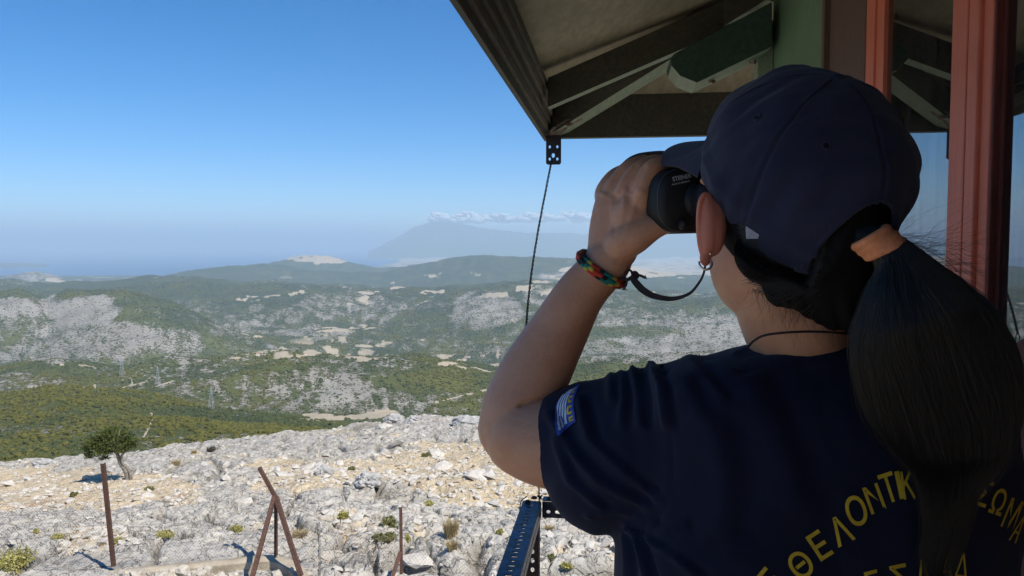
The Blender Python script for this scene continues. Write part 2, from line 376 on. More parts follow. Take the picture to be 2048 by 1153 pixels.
def mat_hills():
    q = NB('hillside'); g = q.n('ShaderNodeNewGeometry'); pos = g.outputs['Position']
    a = q.attr('cover'); sp = q.n('ShaderNodeSeparateColor'); q.L(a.outputs['Color'], sp.inputs[0])
    rock, field, hue = sp.outputs[0], sp.outputs[1], sp.outputs[2]
    ln = q.n('ShaderNodeVectorMath'); ln.operation = 'LENGTH'; q.L(pos, ln.inputs[0]); D = ln.outputs['Value']
    nf = q.noise(pos, .36, 3, .72); nm = q.noise(pos, .12, 4, .75); nl = q.noise(pos, .045, 5, .78)
    m1 = q.rng(D, 600, 1800); m2 = q.rng(D, 2500, 6000)
    mx = q.n('ShaderNodeMix'); q.L(m1, mx.inputs[0]); q.L(nf, mx.inputs[2]); q.L(nm, mx.inputs[3])
    mx2 = q.n('ShaderNodeMix'); q.L(m2, mx2.inputs[0]); q.L(mx.outputs[0], mx2.inputs[2]); q.L(nl, mx2.inputs[3])
    sp_n = mx2.outputs[0]                                      # speckle 0.3..0.7
    th = q.rng(rock, 0, 1, .66, .36, False)
    dlt = q.math('SUBTRACT', sp_n, th); rk = q.rng(dlt, -.015, .045)
    col_n = q.noise(pos, .008, 5, .6); gr_n = q.noise(pos, .5, 3, .6)
    green = q.mix(hue, (.055, .072, .034), (.135, .140, .036))
    green = q.mix(q.rng(gr_n, .35, .7), green, q.mix(.5, green, (.018, .028, .010)))
    scrub = q.mix(q.rng(nm, .35, .65), (.085, .082, .040), (.045, .055, .026))
    g2 = q.mix(q.rng(rock, .25, .6), green, scrub)
    rockc = q.mix(q.rng(col_n, .35, .65), (.32, .30, .265), (.25, .23, .20))
    c = q.mix(rk, g2, rockc)
    fieldc = q.mix(q.rng(nm, .3, .7), (.45, .385, .28), (.37, .31, .225))
    dots = q.rng(nl, .56, .60)
    fd = q.math('MULTIPLY', q.rng(field, .3, .55), q.rng(q.math('SUBTRACT', q.math('ADD', nm, .22), q.rng(field, 0, 1, .62, .12, False)), .0, .1), True)
    c = q.mix(fd, c, fieldc)
    q.L(c, q.b.inputs['Base Color']); q.b.inputs['Roughness'].default_value = .95; q.b.inputs['Specular IOR Level'].default_value = .1
    bp = q.n('ShaderNodeBump'); bp.inputs['Strength'].default_value = .9; bp.inputs['Distance'].default_value = 3.0
    q.L(sp_n, bp.inputs['Height']); q.L(bp.outputs[0], q.b.inputs['Normal'])
    return q.m
hills, HD = build_hills(); hills.data.materials.append(mat_hills())

# sea
def build_sea():
    n = 128; V = []; rs = [9000, 20000, 45000, 100000]
    for r in rs:
        for k in range(n): V.append((r * math.sin(2 * math.pi * k / n), r * math.cos(2 * math.pi * k / n), SEA))
    Fq = [(i * n + k, i * n + (k + 1) % n, (i + 1) * n + (k + 1) % n, (i + 1) * n + k) for i in range(len(rs) - 1) for k in range(n)]
    q = NB('sea_water'); q.b.inputs['Base Color'].default_value = (.008, .045, .11, 1); q.b.inputs['Roughness'].default_value = .35; q.b.inputs['Specular IOR Level'].default_value = .5
    g = q.n('ShaderNodeNewGeometry'); nn = q.noise(g.outputs['Position'], .0012, 4)
    q.L(q.mix(q.rng(nn, .35, .65), (.006, .055, .17), (.010, .07, .20)), q.b.inputs['Base Color'])
    tag(mesh_np('sea', V, Fq, q.m), kind='structure')
build_sea()

# haze
def build_haze():
    m = bpy.data.materials.new('haze_air'); m.use_nodes = True; t = m.node_tree; t.nodes.clear()
    v = t.nodes.new('ShaderNodeVolumePrincipled'); o = t.nodes.new('ShaderNodeOutputMaterial')
    v.inputs['Color'].default_value = (.64, .83, 1.0, 1); v.inputs['Density'].default_value = HAZE; v.inputs['Anisotropy'].default_value = 0.0
    t.links.new(v.outputs[0], o.inputs['Volume'])
    b = MB(); b.abox((-104000, -104000, -640), (104000, 104000, 1010)); tag(b.build('haze', m), kind='stuff')
HAZE = 6.4e-5
build_haze()

# ------------------------------------------------------------------ foreground: bare limestone shoulder of the summit
def fore_rings(px):
    R = [(1.0, np.full(px.shape, -6.0)), (12, np.full(px.shape, -6.45)),
         (15.4, zr(15.4, [(0, 1172), (225, 1164), (560, 1150), (640, 1140), (800, 1118), (1100, 1105), (2048, 1100)], px)), (16.6, zr(16.6, [(0, 1120), (225, 1116), (560, 1097), (800, 1088), (1100, 1078), (2048, 1070)], px)),
         (24, zr(24, [(0, 1068), (300, 1055), (560, 1030), (800, 1020), (1100, 1005), (2048, 985)], px)),
         (42, zr(42, [(0, 985), (250, 962), (500, 935), (800, 912), (1000, 898), (2048, 872)], px)),
         (60, zr(60, [(0, 936), (100, 926), (170, 915), (260, 906), (350, 895), (420, 887), (520, 878), (600, 870), (700, 858), (760, 849), (830, 838), (950, 835), (1100, 828), (2048, 815)], px))]
    e = R[-1][1]; R.append((70, e - 7)); R.append((115, e - 40)); return R
def fore_z(X, Y, back=0):
    """ground height under any point, smooth part"""
    X = np.atleast_1d(np.asarray(X, float)); Y = np.atleast_1d(np.asarray(Y, float)); out = np.zeros(len(X))
    for i in range(len(X)):
        px = np.array([CW / 2 + F * X[i] / Y[i]]); R = fore_rings(px)
        out[i] = pchip(np.log(np.array([r[0] for r in R])), np.stack([r[1] for r in R]), np.array([math.log(Y[i])]))[0, 0]
    return out
SOIL = [(120, 978, 330, 34, .95), (0, 960, 200, 25, .7), (760, 952, 260, 34, 1.0), (930, 930, 200, 46, 1.0), (1000, 985, 160, 22, .95), (620, 975, 130, 22, .9), (420, 925, 60, 10, .5), (560, 950, 60, 10, .6), (620, 925, 60, 8, .5), (80, 1010, 90, 10, .7), (180, 1085, 110, 22, .55), (690, 1062, 80, 14, .6), (1180, 1120, 90, 18, .6), (890, 1065, 60, 12, .6), (350, 905, 60, 6, .4), (700, 870, 80, 8, .45), (520, 1060, 80, 10, .4)]
def build_fore():
    Ys = np.concatenate([np.exp(np.linspace(math.log(1.), math.log(13.2), 30))[:-1], np.exp(np.linspace(math.log(13.2), math.log(72), 590)), np.exp(np.linspace(math.log(72), math.log(115), 14))[1:]])
    az, px0, X, Yw, back = polar(800, Ys)
    R = fore_rings(px0); Zk = np.stack([r[1] for r in R]); mean = Zk.mean(1, keepdims=True); Zk = Zk * (1 - back[None]) + mean * back[None]
    Z = pchip(np.log(np.array([r[0] for r in R])), Zk, np.log(Ys)); D = np.broadcast_to(Ys[:, None], Z.shape)
    px, py = proj(X, np.maximum(Yw, .01), Z); wpx = px + 60 * perlin(X / 5, Yw / 5, 5); wpy = py + 16 * perlin(X / 4, Yw / 4, 6)
    soil = np.clip(patch(wpx, wpy, SOIL) + .35 * fbm(X / 2.2, Yw / 2.2, 3, 12) - .05, 0, 1)
    soil = np.where(Yw < 12, .5, soil)
    rockw = 1 - .86 * sstep(.35, .7, soil)
    # layered karst blocks: tilted cells, cracks between them, pits
    wx = X + .5 * perlin(X / 1.3, Yw / 1.3, 21); wy = Yw + .5 * perlin(X / 1.3, Yw / 1.3, 22)
    f1, f2, c1 = worley(wx / 2.5, wy / 3.6, 1); g1, g2, c2 = worley(wx / .85 + 3, wy / 1.15, 2); h1, h2, c3 = worley(wx / .25, wy / .30, 3)
    blk = .34 * (c1 - .5) + .16 * (c2 - .5) + .07 * (c3 - .5)
    crack = -.30 * (1 - sstep(0, .13, f2 - f1)) - .15 * (1 - sstep(0, .16, g2 - g1)) * (c1 > .25) - .05 * (1 - sstep(0, .2, h2 - h1))
    dome = .16 * (.7 - f1) + .10 * (.6 - g1) + .05 * (.6 - h1)
    fine = .05 * fbm(X / .35, Yw / .35, 3, 33) + .12 * (1 - 2 * np.abs(perlin(X / 1.1, Yw / 1.1, 35)))
    big = .45 * fbm(X / 6, Yw / 7, 3, 31) * sstep(14, 24, D)
    near = np.maximum(.30, sstep(15.6, 18.0, D + 3 * (px > 640))) * (1 - .25 * sstep(40, 60, D))
    Z = Z + near * (rockw * (blk * .55 + crack * .95 + dome * .55 + fine * .7) + big) + near * (1 - rockw) * .05 * fbm(X / .3, Yw / .3, 3, 55)
    # rims of rock standing on the edge
    Z = Z + .32 * np.exp(-((D - 60) / 4.5) ** 2) * (.3 + fbm(X / 2.6, Yw / 4, 3, 61))
    me = mesh_np('rocky_ground', np.stack([X, Yw, Z], -1).reshape(-1, 3), grid_faces(len(Ys), len(az)), None, None, True)
    ca = me.data.color_attributes.new('cover', 'FLOAT_COLOR', 'POINT')
    cr = np.clip(-crack / .3, 0, 1) * rockw
    ca.data.foreach_set('color', np.stack([soil, cr, c2, np.ones_like(soil)], -1).astype(np.float32).ravel())
    tag(me, kind='structure'); return me, (X, Yw, Z, soil, az, Ys)
def mat_fore():
    q = NB('limestone_ground'); tc = q.n('ShaderNodeTexCoord'); pos = tc.outputs['Object']
    a = q.attr('cover'); sp = q.n('ShaderNodeSeparateColor'); q.L(a.outputs['Color'], sp.inputs[0]); soil, cr, cell = sp.outputs
    n1 = q.noise(pos, 1.3, 6, .65); n2 = q.noise(pos, 9, 5, .7); n3 = q.noise(pos, .35, 4, .6); n4 = q.noise(pos, 28, 3, .7)
    rock = q.mix(q.rng(n1, .35, .68), (.55, .515, .455), (.43, .405, .365))
    rock = q.mix(q.rng(n2, .56, .75), rock, (.56, .54, .495))
    rock = q.mix(q.math('MULTIPLY', q.rng(n3, .5, .7), .45), rock, (.50, .44, .34))
    rock = q.mix(q.math('MULTIPLY', q.rng(n4, .58, .75), .5), rock, (.20, .20, .19))
    rock = q.mix(q.math('MULTIPLY', cr, .6), rock, (.13, .115, .09))
    soilc = q.mix(q.rng(n1, .35, .65), (.64, .53, .37), (.54, .43, .28))
    soilc = q.mix(q.rng(n3, .55, .75), soilc, (.54, .39, .26))
    vor = q.n('ShaderNodeTexVoronoi'); vor.inputs['Scale'].default_value = 5.5; q.L(pos, vor.inputs['Vector'])
    peb = q.rng(vor.outputs['Distance'], .42, .28); sel = q.n('ShaderNodeSeparateColor'); q.L(vor.outputs['Color'], sel.inputs[0])
    pb = q.math('MULTIPLY', peb, q.rng(sel.outputs[0], .45, .5))
    soilc = q.mix(pb, soilc, (.66, .61, .52))
    wv = q.n('ShaderNodeVectorMath'); wv.operation = 'ADD'; nn = q.n('ShaderNodeTexNoise'); nn.inputs['Scale'].default_value = 1.1; nn.inputs['Detail'].default_value = 4; q.L(pos, nn.inputs['Vector']); sc_ = q.n('ShaderNodeVectorMath'); sc_.operation = 'SCALE'; q.L(nn.outputs['Color'], sc_.inputs[0]); sc_.inputs['Scale'].default_value = 1.6; q.L(pos, wv.inputs[0]); q.L(sc_.outputs[0], wv.inputs[1])
    ck = None
    for scl, wd in ((.55, .030), (1.7, .045), (4.5, .05)):
        v2 = q.n('ShaderNodeTexVoronoi'); v2.feature = 'DISTANCE_TO_EDGE'; v2.inputs['Scale'].default_value = scl; q.L(wv.outputs[0], v2.inputs['Vector']); e = q.math('MULTIPLY', q.rng(v2.outputs['Distance'], wd, 0), q.rng(q.noise(pos, scl * 1.3, 2), .42, .60)); ck = e if ck is None else q.math('MAXIMUM', ck, e)
    rock = q.mix(q.math('MULTIPLY', ck, .58), rock, (.10, .09, .08))
    f = q.rng(q.math('ADD', soil, q.math('MULTIPLY', q.math('SUBTRACT', n2, .5), .8)), .38, .62)
    c = q.mix(f, rock, soilc)
    q.L(c, q.b.inputs['Base Color']); q.b.inputs['Roughness'].default_value = .93; q.b.inputs['Specular IOR Level'].default_value = .15
    bp = q.n('ShaderNodeBump'); bp.inputs['Strength'].default_value = .8; bp.inputs['Distance'].default_value = .06
    hh = q.math('SUBTRACT', q.math('ADD', q.math('ADD', n2, q.math('MULTIPLY', n4, .4)), q.math('MULTIPLY', pb, f)), q.math('MULTIPLY', ck, 1.2)); q.L(hh, bp.inputs['Height']); q.L(bp.outputs[0], q.b.inputs['Normal'])
    return q.m
fore, FD = build_fore(); fore.data.materials.append(mat_fore())
FX, FY, FZ, FSOIL, FAZ, FYS = FD
def ground_at(px, py, dmin=12):
    """first hit of the pixel's ray with the foreground ground"""
    a = ray(px, py); az = math.atan2(a.x, 1); k = int(np.clip(np.searchsorted(FAZ[:800], az), 0, 799))
    z = FZ[:, k]; need = a.z * FYS
    for i in range(len(FYS)):
        if FYS[i] > dmin and need[i] <= z[i]: return Vector((a.x * FYS[i], FYS[i], z[i]))
    return Vector((a.x * 60, 60, z[-20]))
def ground_z(x, y):
    az = math.atan2(x, y); k = int(np.clip(np.searchsorted(FAZ[:800], az), 0, 799)); i = int(np.clip(np.searchsorted(FYS, y), 0, len(FYS) - 1))
    return float(FZ[i, k])

# ------------------------------------------------------------------ instanced ground cover (stuff)
def blob(name, seed, n=1, sx=1, rough=.35, mat_=None, flat=1):
    bm = bmesh.new(); bmesh.ops.create_icosphere(bm, subdivisions=n, radius=1)
    for v in bm.verts:
        q = mnoise.noise(v.co * 1.6 + Vector((seed * 7.1, seed, 0))); v.co *= 1 + rough * q * 1.5; v.co.z *= flat
        v.co.z += .5 * flat
    me = bpy.data.meshes.new(name); bm.to_mesh(me); bm.free(); me.materials.append(mat_)
    return bpy.data.objects.new(name, me)
def scatter(name, pts, scl, rot, protos, idx):
    c = bpy.data.collections.new(name + '_kinds')
    for p in protos: c.objects.link(p)
    me = bpy.data.meshes.new(name); me.vertices.add(len(pts)); me.vertices.foreach_set('co', np.asarray(pts, np.float32).ravel())
    a = me.attributes.new('scl', 'FLOAT_VECTOR', 'POINT'); a.data.foreach_set('vector', np.asarray(scl, np.float32).ravel())
    a = me.attributes.new('rot', 'FLOAT_VECTOR', 'POINT'); a.data.foreach_set('vector', np.asarray(rot, np.float32).ravel())
    a = me.attributes.new('idx', 'INT', 'POINT'); a.data.foreach_set('value', np.asarray(idx, np.int32))
    o = bpy.data.objects.new(name, me); COL.objects.link(o)
    g = bpy.data.node_groups.new(name, 'GeometryNodeTree'); g.interface.new_socket('Geometry', in_out='INPUT', socket_type='NodeSocketGeometry'); g.interface.new_socket('Geometry', in_out='OUTPUT', socket_type='NodeSocketGeometry')
    N = g.nodes; i = N.new('NodeGroupInput'); ou = N.new('NodeGroupOutput'); ip = N.new('GeometryNodeInstanceOnPoints'); ci = N.new('GeometryNodeCollectionInfo')
    ci.inputs['Collection'].default_value = c; ci.inputs['Separate Children'].default_value = True; ci.inputs['Reset Children'].default_value = True
    def na(nm, ty):
        x = N.new('GeometryNodeInputNamedAttribute'); x.data_type = ty; x.inputs['Name'].default_value = nm; return x.outputs['Attribute']
    Lk = g.links.new; Lk(i.outputs[0], ip.inputs['Points']); Lk(ci.outputs[0], ip.inputs['Instance']); ip.inputs['Pick Instance'].default_value = True
    Lk(na('idx', 'INT'), ip.inputs['Instance Index']); Lk(na('scl', 'FLOAT_VECTOR'), ip.inputs['Scale'])
    er = N.new('FunctionNodeEulerToRotation'); Lk(na('rot', 'FLOAT_VECTOR'), er.inputs[0]); Lk(er.outputs[0], ip.inputs['Rotation'])
    Lk(ip.outputs[0], ou.inputs[0]); md = o.modifiers.new('scatter', 'NODES'); md.node_group = g
    tag(o, kind='stuff'); return o
def shrub_mat(name, a, b):
    q = NB(name); oi = q.n('ShaderNodeObjectInfo'); g = q.n('ShaderNodeNewGeometry'); n = q.noise(g.outputs['Position'], 1.6, 3, .7)
    c = q.mix(oi.outputs['Random'], a, b); c2 = q.mix(q.rng(n, .35, .65), c, q.mix(.5, c, (.015, .022, .008)))
    q.L(c2, q.b.inputs['Base Color']); q.b.inputs['Roughness'].default_value = .9; q.b.inputs['Specular IOR Level'].default_value = .15
    bp = q.n('ShaderNodeBump'); bp.inputs['Strength'].default_value = 1; bp.inputs['Distance'].default_value = .4; q.L(n, bp.inputs['Height']); q.L(bp.outputs[0], q.b.inputs['Normal']); return q.m
def hill_cover():
    X, Y, Z, rock, field, D, az, Ys = HD
    N = 620000; k = rng.random(N) * 819; lo, hi = math.log(320), math.log(5200); y = np.exp(rng.random(N) ** .62 * (hi - lo) + lo)
    i = np.clip(np.searchsorted(Ys, y), 1, len(Ys) - 1); k0 = k.astype(int); t = k - k0; u = (y - Ys[i - 1]) / (Ys[i] - Ys[i - 1])
    def smp(A): return (A[i - 1, k0] * (1 - t) + A[i - 1, k0 + 1] * t) * (1 - u) + (A[i, k0] * (1 - t) + A[i, k0 + 1] * t) * u
    px, py, pz, rk, fd = smp(X), smp(Y), smp(Z), smp(rock), smp(field)
    keep = (rng.random(N) < np.clip(.62 - rk * .50, .10, 1)) & (fd < .35)
    cl = fbm(px / 14, py / 14, 2, 88); keep &= rng.random(N) < np.clip(.55 + cl, .1, 1)
    # only slopes one could see: drop the ones outside the view
    px, py, pz, rk = px[keep], py[keep], pz[keep], rk[keep]; n = len(px)
    s = (.55 + .9 * rng.random(n) ** 2) * (1 + .00062 * py) * np.where(rk > .45, .75, 1.15)
    hue = fbm(px / 180, py / 180, 3, 91) + .4 * (px < -100) * (py < 700) + .25 * rng.random(n)
    idx = np.where(hue > .25, 0, 3) + rng.integers(0, 3, n)
    ml = shrub_mat('pine_scrub_light', (.10, .10, .022), (.15, .14, .032)); md = shrub_mat('scrub_dark', (.060, .076, .028), (.10, .112, .040))
    pr = [blob('shrub_kind_%02d' % j, j, 1, 1, .5, ml if j < 3 else md, .8) for j in range(6)]
    scatter('shrub_cover', np.stack([px, py, pz - .15], 1), np.stack([s * (.8 + .5 * rng.random(n)), s * (.8 + .5 * rng.random(n)), s * (.7 + .5 * rng.random(n))], 1), np.stack([0 * s, 0 * s, rng.random(n) * 6.28], 1), pr, idx)
    print('shrubs', n)
hill_cover()
def stones():
    N = 16000; k = rng.integers(2, 797, N); i = rng.integers(34, 610, N); so = FSOIL[i, k]; p = np.stack([FX[i, k], FY[i, k], FZ[i, k]], 1)
    keep = rng.random(N) < np.where(so > .4, .75, .05); p = p[keep]; n = len(p)
    s = .035 + .09 * rng.random(n) ** 3 + .0012 * p[:, 1]
    s = np.where(rng.random(n) < .03, s * 2.6, s)
    ms = mat('pale_stone', (.62, .57, .49), .9, c2=(.42, .40, .37), scale=3, bump=.5, bscale=30, spec=.15)
    pr = [blob('stone_kind_%02d' % j, j + 20, 1, 1, .55, ms, .55) for j in range(5)]
    scatter('loose_stones', p, np.stack([s * (.8 + .7 * rng.random(n)), s * (.8 + .5 * rng.random(n)), s * (.6 + .5 * rng.random(n))], 1), np.stack([rng.random(n) * .5, rng.random(n) * .5, rng.random(n) * 6.28], 1), pr, rng.integers(0, 5, n))
stones()
# ------------------------------------------------------------------ the lookout cabin: local axes u (along the wall, away), v (towards the wall), z
BA = math.radians(7.4); US = Vector((math.sin(BA), math.cos(BA), 0)); VS = Vector((math.cos(BA), -math.sin(BA), 0)); ZS = Vector((0, 0, 1))
def W(u, v, z): return US * u + VS * v + ZS * z
def wbox(mb, u0, u1, v0, v1, z0, z1, mi=0):
    return mb.box(W((u0 + u1) / 2, (v0 + v1) / 2, (z0 + z1) / 2), (US * (u1 - u0) / 2, VS * (v1 - v0) / 2, ZS * (z1 - z0) / 2), mi)
VW = .50; UC = 2.60; VE = -.29; UE = 3.19; FLOOR = -1.56
def wood(name, a, b, stretch, peel=None, rough=.75, peel_at=.62):
    q = NB(name); tc = q.n('ShaderNodeTexCoord'); mp = q.n('ShaderNodeMapping'); mp.inputs['Scale'].default_value = stretch; mp.inputs['Rotation'].default_value = (0, 0, BA)
    q.L(tc.outputs['Object'], mp.inputs[0]); v = mp.outputs[0]
    n = q.noise(v, 14, 6, .7); c = q.mix(q.rng(n, .3, .7), a, b); n0 = q.noise(tc.outputs['Object'], 5, 4, .6)
    c = q.mix(q.rng(n0, .4, .7, 0, .5), c, tuple(x * .6 for x in a))
    if peel:
        n3 = q.noise(v, 9, 7, .75); c = q.mix(q.rng(n3, peel_at, peel_at + .03), c, peel)
    q.L(c, q.b.inputs['Base Color']); q.b.inputs['Roughness'].default_value = rough
    bp = q.n('ShaderNodeBump'); bp.inputs['Strength'].default_value = .5; bp.inputs['Distance'].default_value = .004; q.L(n, bp.inputs['Height']); q.L(bp.outputs[0], q.b.inputs['Normal'])
    return q.m
M_ply = wood('plywood_soffit', (.42, .37, .25), (.30, .27, .18), (3, 1, 1))
M_gw = wood('green_stained_wood_bounce_lit', (.30, .37, .27), (.21, .27, .20), (8, 1, 8), (.48, .46, .36), peel_at=.66)  # green stain lightened, ground bounce on undersides put into the colour
M_gl = wood('green_painted_board', (.17, .29, .17), (.13, .23, .14), (10, 10, 1), peel_at=.9)
M_gd = wood('dark_green_beam', (.06, .11, .085), (.035, .07, .055), (4, 1, 4), (.16, .15, .10), peel_at=.7)
M_dk = wood('weathered_dark_wood', (.10, .095, .065), (.055, .055, .045), (5, 1, 5))
M_dk2 = wood('weathered_ply_edge', (.17, .15, .11), (.09, .085, .065), (5, 1, 5))
M_br = wood('brown_painted_board', (.17, .10, .075), (.12, .072, .055), (10, 10, 1), peel_at=.9)
M_red = wood('red_painted_wood', (.76, .20, .11), (.66, .19, .12), (9, 9, 1), (.30, .13, .10), .6, .66)
M_rdk = wood('red_shade_and_reflection', (.20, .04, .028), (.13, .026, .02), (9, 9, 1))  # red paint darkened: frame shade and a red reflection put into the colour
M_shg = mat('bitumen_shingle', (.045, .045, .05), .9, c2=(.10, .095, .09), scale=40, bump=.8, bscale=90)
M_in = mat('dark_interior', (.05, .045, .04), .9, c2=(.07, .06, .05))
M_steel = mat('galvanised_steel', (.30, .25, .22), .5, metal=.7, c2=(.14, .08, .06), scale=60, bump=.2)

def roof_z(u, v):
    return min(.575 + .364 * (v - VE), .575 + .49 * (UE - u))
cabin = empty('lookout_cabin', W(1.0, 1.3, FLOOR), 'wooden fire lookout cabin with red window frames, green corner board and overhanging hipped roof', 'cabin')
def part(mb, name, m, bevel=.002, label=None, smooth=False, par=None):
    o = mb.build(name, m, par or cabin, smooth, bevel); 
    if label: o['label'] = label
    return o
def build_cabin():
    UB, VR = -2.4, 2.9                       # back wall, far side wall
    # plywood deck panels on the left slope, joint every 1.22 m
    def deck(us, name):
        for u0, u1 in us:
            mb = MB(); g = .002
            def c(u, v, dz): return W(u, v, roof_z(u, v) + dz)
            # left slope piece between u0 and u1, cut by the hip
            def vh(u): return VE + .49 * (UE - u) / .364
            vtop = 1.70
            if u1 <= 1.2: poly = [(u0 + g, VE), (u1 - g, VE), (u1 - g, min(vtop, vh(u1))), (u0 + g, min(vtop, vh(u0)))]
            else: poly = [(u0 + g, VE), (u1 - g, VE), (u1 - g, min(vtop, vh(u1 - g)) - .001), (u0 + g, min(vtop, vh(u0)) - .001)]
            mb.prism([W(u, v, .575 + .364 * (v - VE)) for u, v in poly], ZS * .018); part(mb, 'plywood_panel', M_ply, 0)
    deck([(-1.20, .25), (.25, 1.47), (1.47, 3.188)], 'x')
    # front slope, two panels
    for (va, vb) in ((VE, 1.05), (1.05, 2.3)):
        def uh(v): return UE - .364 * (v - VE) / .49
        vm = (VE + .62) if va == VE else va
        pts = [(UE, va + .002), (UE, vb - .002)]
        pts += [(max(uh(vb), 1.0), vb - .002)] + ([(uh(va + .002), va + .002)] if va > VE else [])
        mb = MB(); mb.prism([W(u, v, .575 + .49 * (UE - u)) for u, v in pts], ZS * .018); part(mb, 'plywood_panel', M_ply, 0)
    # roof covering above the deck (thick enough to keep the sun off), ragged lower edge
    mb = MB(); n = 90; ring = []
    for i in range(n + 1):
        t = i / n; u = UE + .035 - t * (UE + 1.25); j = .012 * math.sin(i * 1.3) + .014 * mnoise.noise(Vector((i * .35, 0, 0))) * 2
        ring.append((u, VE - .016 - 1.4 * abs(j), .575 - .012 + .364 * (-.035) + .010 * mnoise.noise(Vector((i * .5, 3, 0)))))
    top = [(u, 1.70, .575 + .364 * (1.70 - VE) + .0) for u, v, z in ring]
    for i in range(n):
        a, b = ring[i], ring[i + 1]
        ta = min(1.70, VE + .49 * max(UE + .035 - a[0], 0) / .364); tb = min(1.70, VE + .49 * max(UE + .035 - b[0], 0) / .364)
        def zt(v): return .575 + .364 * (v - VE) + .022
        q = [W(*a) + ZS * .027, W(*b) + ZS * .027, W(b[0], tb, zt(tb)), W(a[0], ta, zt(ta))]
        mb.prism(q, ZS * .022)
    part(mb, 'roof_covering', M_shg, 0, 'dark bitumen covering with ragged edge')
    mb = MB(); ring = []
    for i in range(n + 1):
        v = VE - .035 + (2.6 - VE) * i / n; ring.append((UE + .035 + abs(.010 * math.sin(i * 1.7) + .014 * mnoise.noise(Vector((i * .4, 9, 0)))), v))
    for i in range(n):
        a, b = ring[i], ring[i + 1]
        def uh(v): return max(1.0, UE + .035 - .364 * max(v - VE + .035, 0) / .49)
        q = [W(a[0], a[1], .594), W(uh(a[1]), a[1], .597 + .49 * (UE - uh(a[1]))), W(uh(b[1]), b[1], .597 + .49 * (UE - uh(b[1]))), W(b[0], b[1], .594)]
        mb.prism(q, ZS * .024)
    part(mb, 'roof_covering', M_shg, 0)
    # upper roof and back: simple cover closing the cabin
    mb = MB(); mb.prism([W(1.0, 1.70, 1.32), W(1.0, 3.4, .72), W(-3.0, 3.4, .72), W(-3.0, 1.70, 1.32)], ZS * .04)
    mb.prism([W(UE, 2.3, .60), W(UE, 3.4, .60), W(1.0, 3.4, .74), W(1.0, 1.7, 1.34), W(1.0, 2.3, 1.3)], ZS * .03)
    mb.prism([W(-1.2, VE - .03, .60), W(-1.2, 1.70, 1.32), W(-3.0, 1.70, 1.32), W(-3.0, VE - .03, .60)], ZS * .04); part(mb, 'roof_covering', M_shg, 0)
    # laminated left fascia: thin strips, each stepped out a little
    for k in range(5):
        mb = MB(); z0 = .418 + k * .0285; wbox(mb, -3.0, UE + .012, VE + .006 - .004 * k, VE + .020 + .010 * k, z0, z0 + .0260); part(mb, 'fascia_strip', M_dk2 if k % 2 else M_dk, .0015)
    # front eave beam
    mb = MB(); wbox(mb, UE - .030, UE + .010, VE + .004, 3.4, .425, .593); part(mb, 'eave_board', M_dk)
    mb = MB(); wbox(mb, UE + .0105, UE + .030, VE + .004, 3.4, .428, .50); part(mb, 'fascia_strip', M_gw)
    # rafters: undersides in a lighter wood, ground bounce put into the colour
    def rafter(pa, pb, w, h, m=(None, None), nm='rafter'):
        a, b = Vector(pa), Vector(pb); d = (b - a).normalized(); s = d.cross(ZS).normalized() * w / 2
        o = [a - s, a + s, b + s, b - s]; mb = MB(); mb.v = [tuple(p) for p in o] + [tuple(p + ZS * h) for p in o]
        mb.f = [(0, 3, 2, 1), (4, 5, 6, 7), (0, 1, 5, 4), (2, 3, 7, 6), (1, 2, 6, 5), (3, 0, 4, 7)]; mb.m = [1, 0, 0, 0, 0, 0]
        return part(mb, nm, [m[0], m[1]], .0015)
    for u in (2.70, 1.30, .1):
        rafter(W(u, VE + .064, .455 if u < 2 else .462), W(u, VW - .003, .455 + .30), .058, .098 if u > 2 else .11, (M_dk, M_gw))
    rafter(W(UE - .035, VE + .050, .430), W(UC + .012, VW - .012, .765), .075, .098, (M_dk, M_gw), 'hip_rafter')
    for v in (1.35, 2.2): rafter(W(UE - .035, v, .45), W(UC, v, .70), .045, .10, (M_dk, M_gw))
    # corbel beam end beneath the rafters, rounded nose
    near = [P(1348, 108, 2.40), P(1544, 4, 2.40), P(1544, 94, 2.40), P(1394, 166, 2.40), P(1360, 152, 2.40), P(1343, 132, 2.40), P(1340, 118, 2.40)]
    mb = MB(); mb.prism(near, US * .17); mb.m = [0] * len(mb.f)
    o = part(mb, 'corbel_beam', [M_gd, M_gw], .002)
    for p in o.data.polygons:
        if p.normal.z < -.5: p.material_index = 1  # underside takes the lighter green, bounce light put into its colour
    mb = MB(); wbox(mb, UC - .02, UC + .05, VW - .06, VW - .013, .44, .70); part(mb, 'corner_batten', M_gw)
    for (px, py) in ((1424, 161), (1506, 122)):
        c = P(px, py, 2.47); mb = MB(); mb.tube([c, c - ZS * .010], [.012, .009], 10); part(mb, 'bolt_head', M_steel, 0)
    # wall between the openings: boards and frames in the plane v = VW
    H0, H1 = -1.56, .86
    def ux(px, v=VW):                       # where the sight line of a pixel column meets a plane parallel to the wall
        a = (px - 1024) / F / 1.0067; t = v / (math.cos(BA) * a - math.sin(BA)); return (math.sin(BA) * a + math.cos(BA)) * t
    UG, UBR = ux(1643, VW - .012), ux(1724, VW - .006)
    mb = MB(); wbox(mb, UG + .003, UC, VW - .012, VW + .06, H0, H1); part(mb, 'corner_board', M_gl, .003, 'green painted corner board')
    mb = MB(); wbox(mb, UG - .022, UG + .001, VW - .018, VW + .03, H0, H1); part(mb, 'cover_strip', M_br, .001)
    mb = MB(); wbox(mb, UBR, UG - .024, VW - .006, VW + .06, H0, H1); part(mb, 'wall_board', M_br, .003, 'brown painted board beside the window')
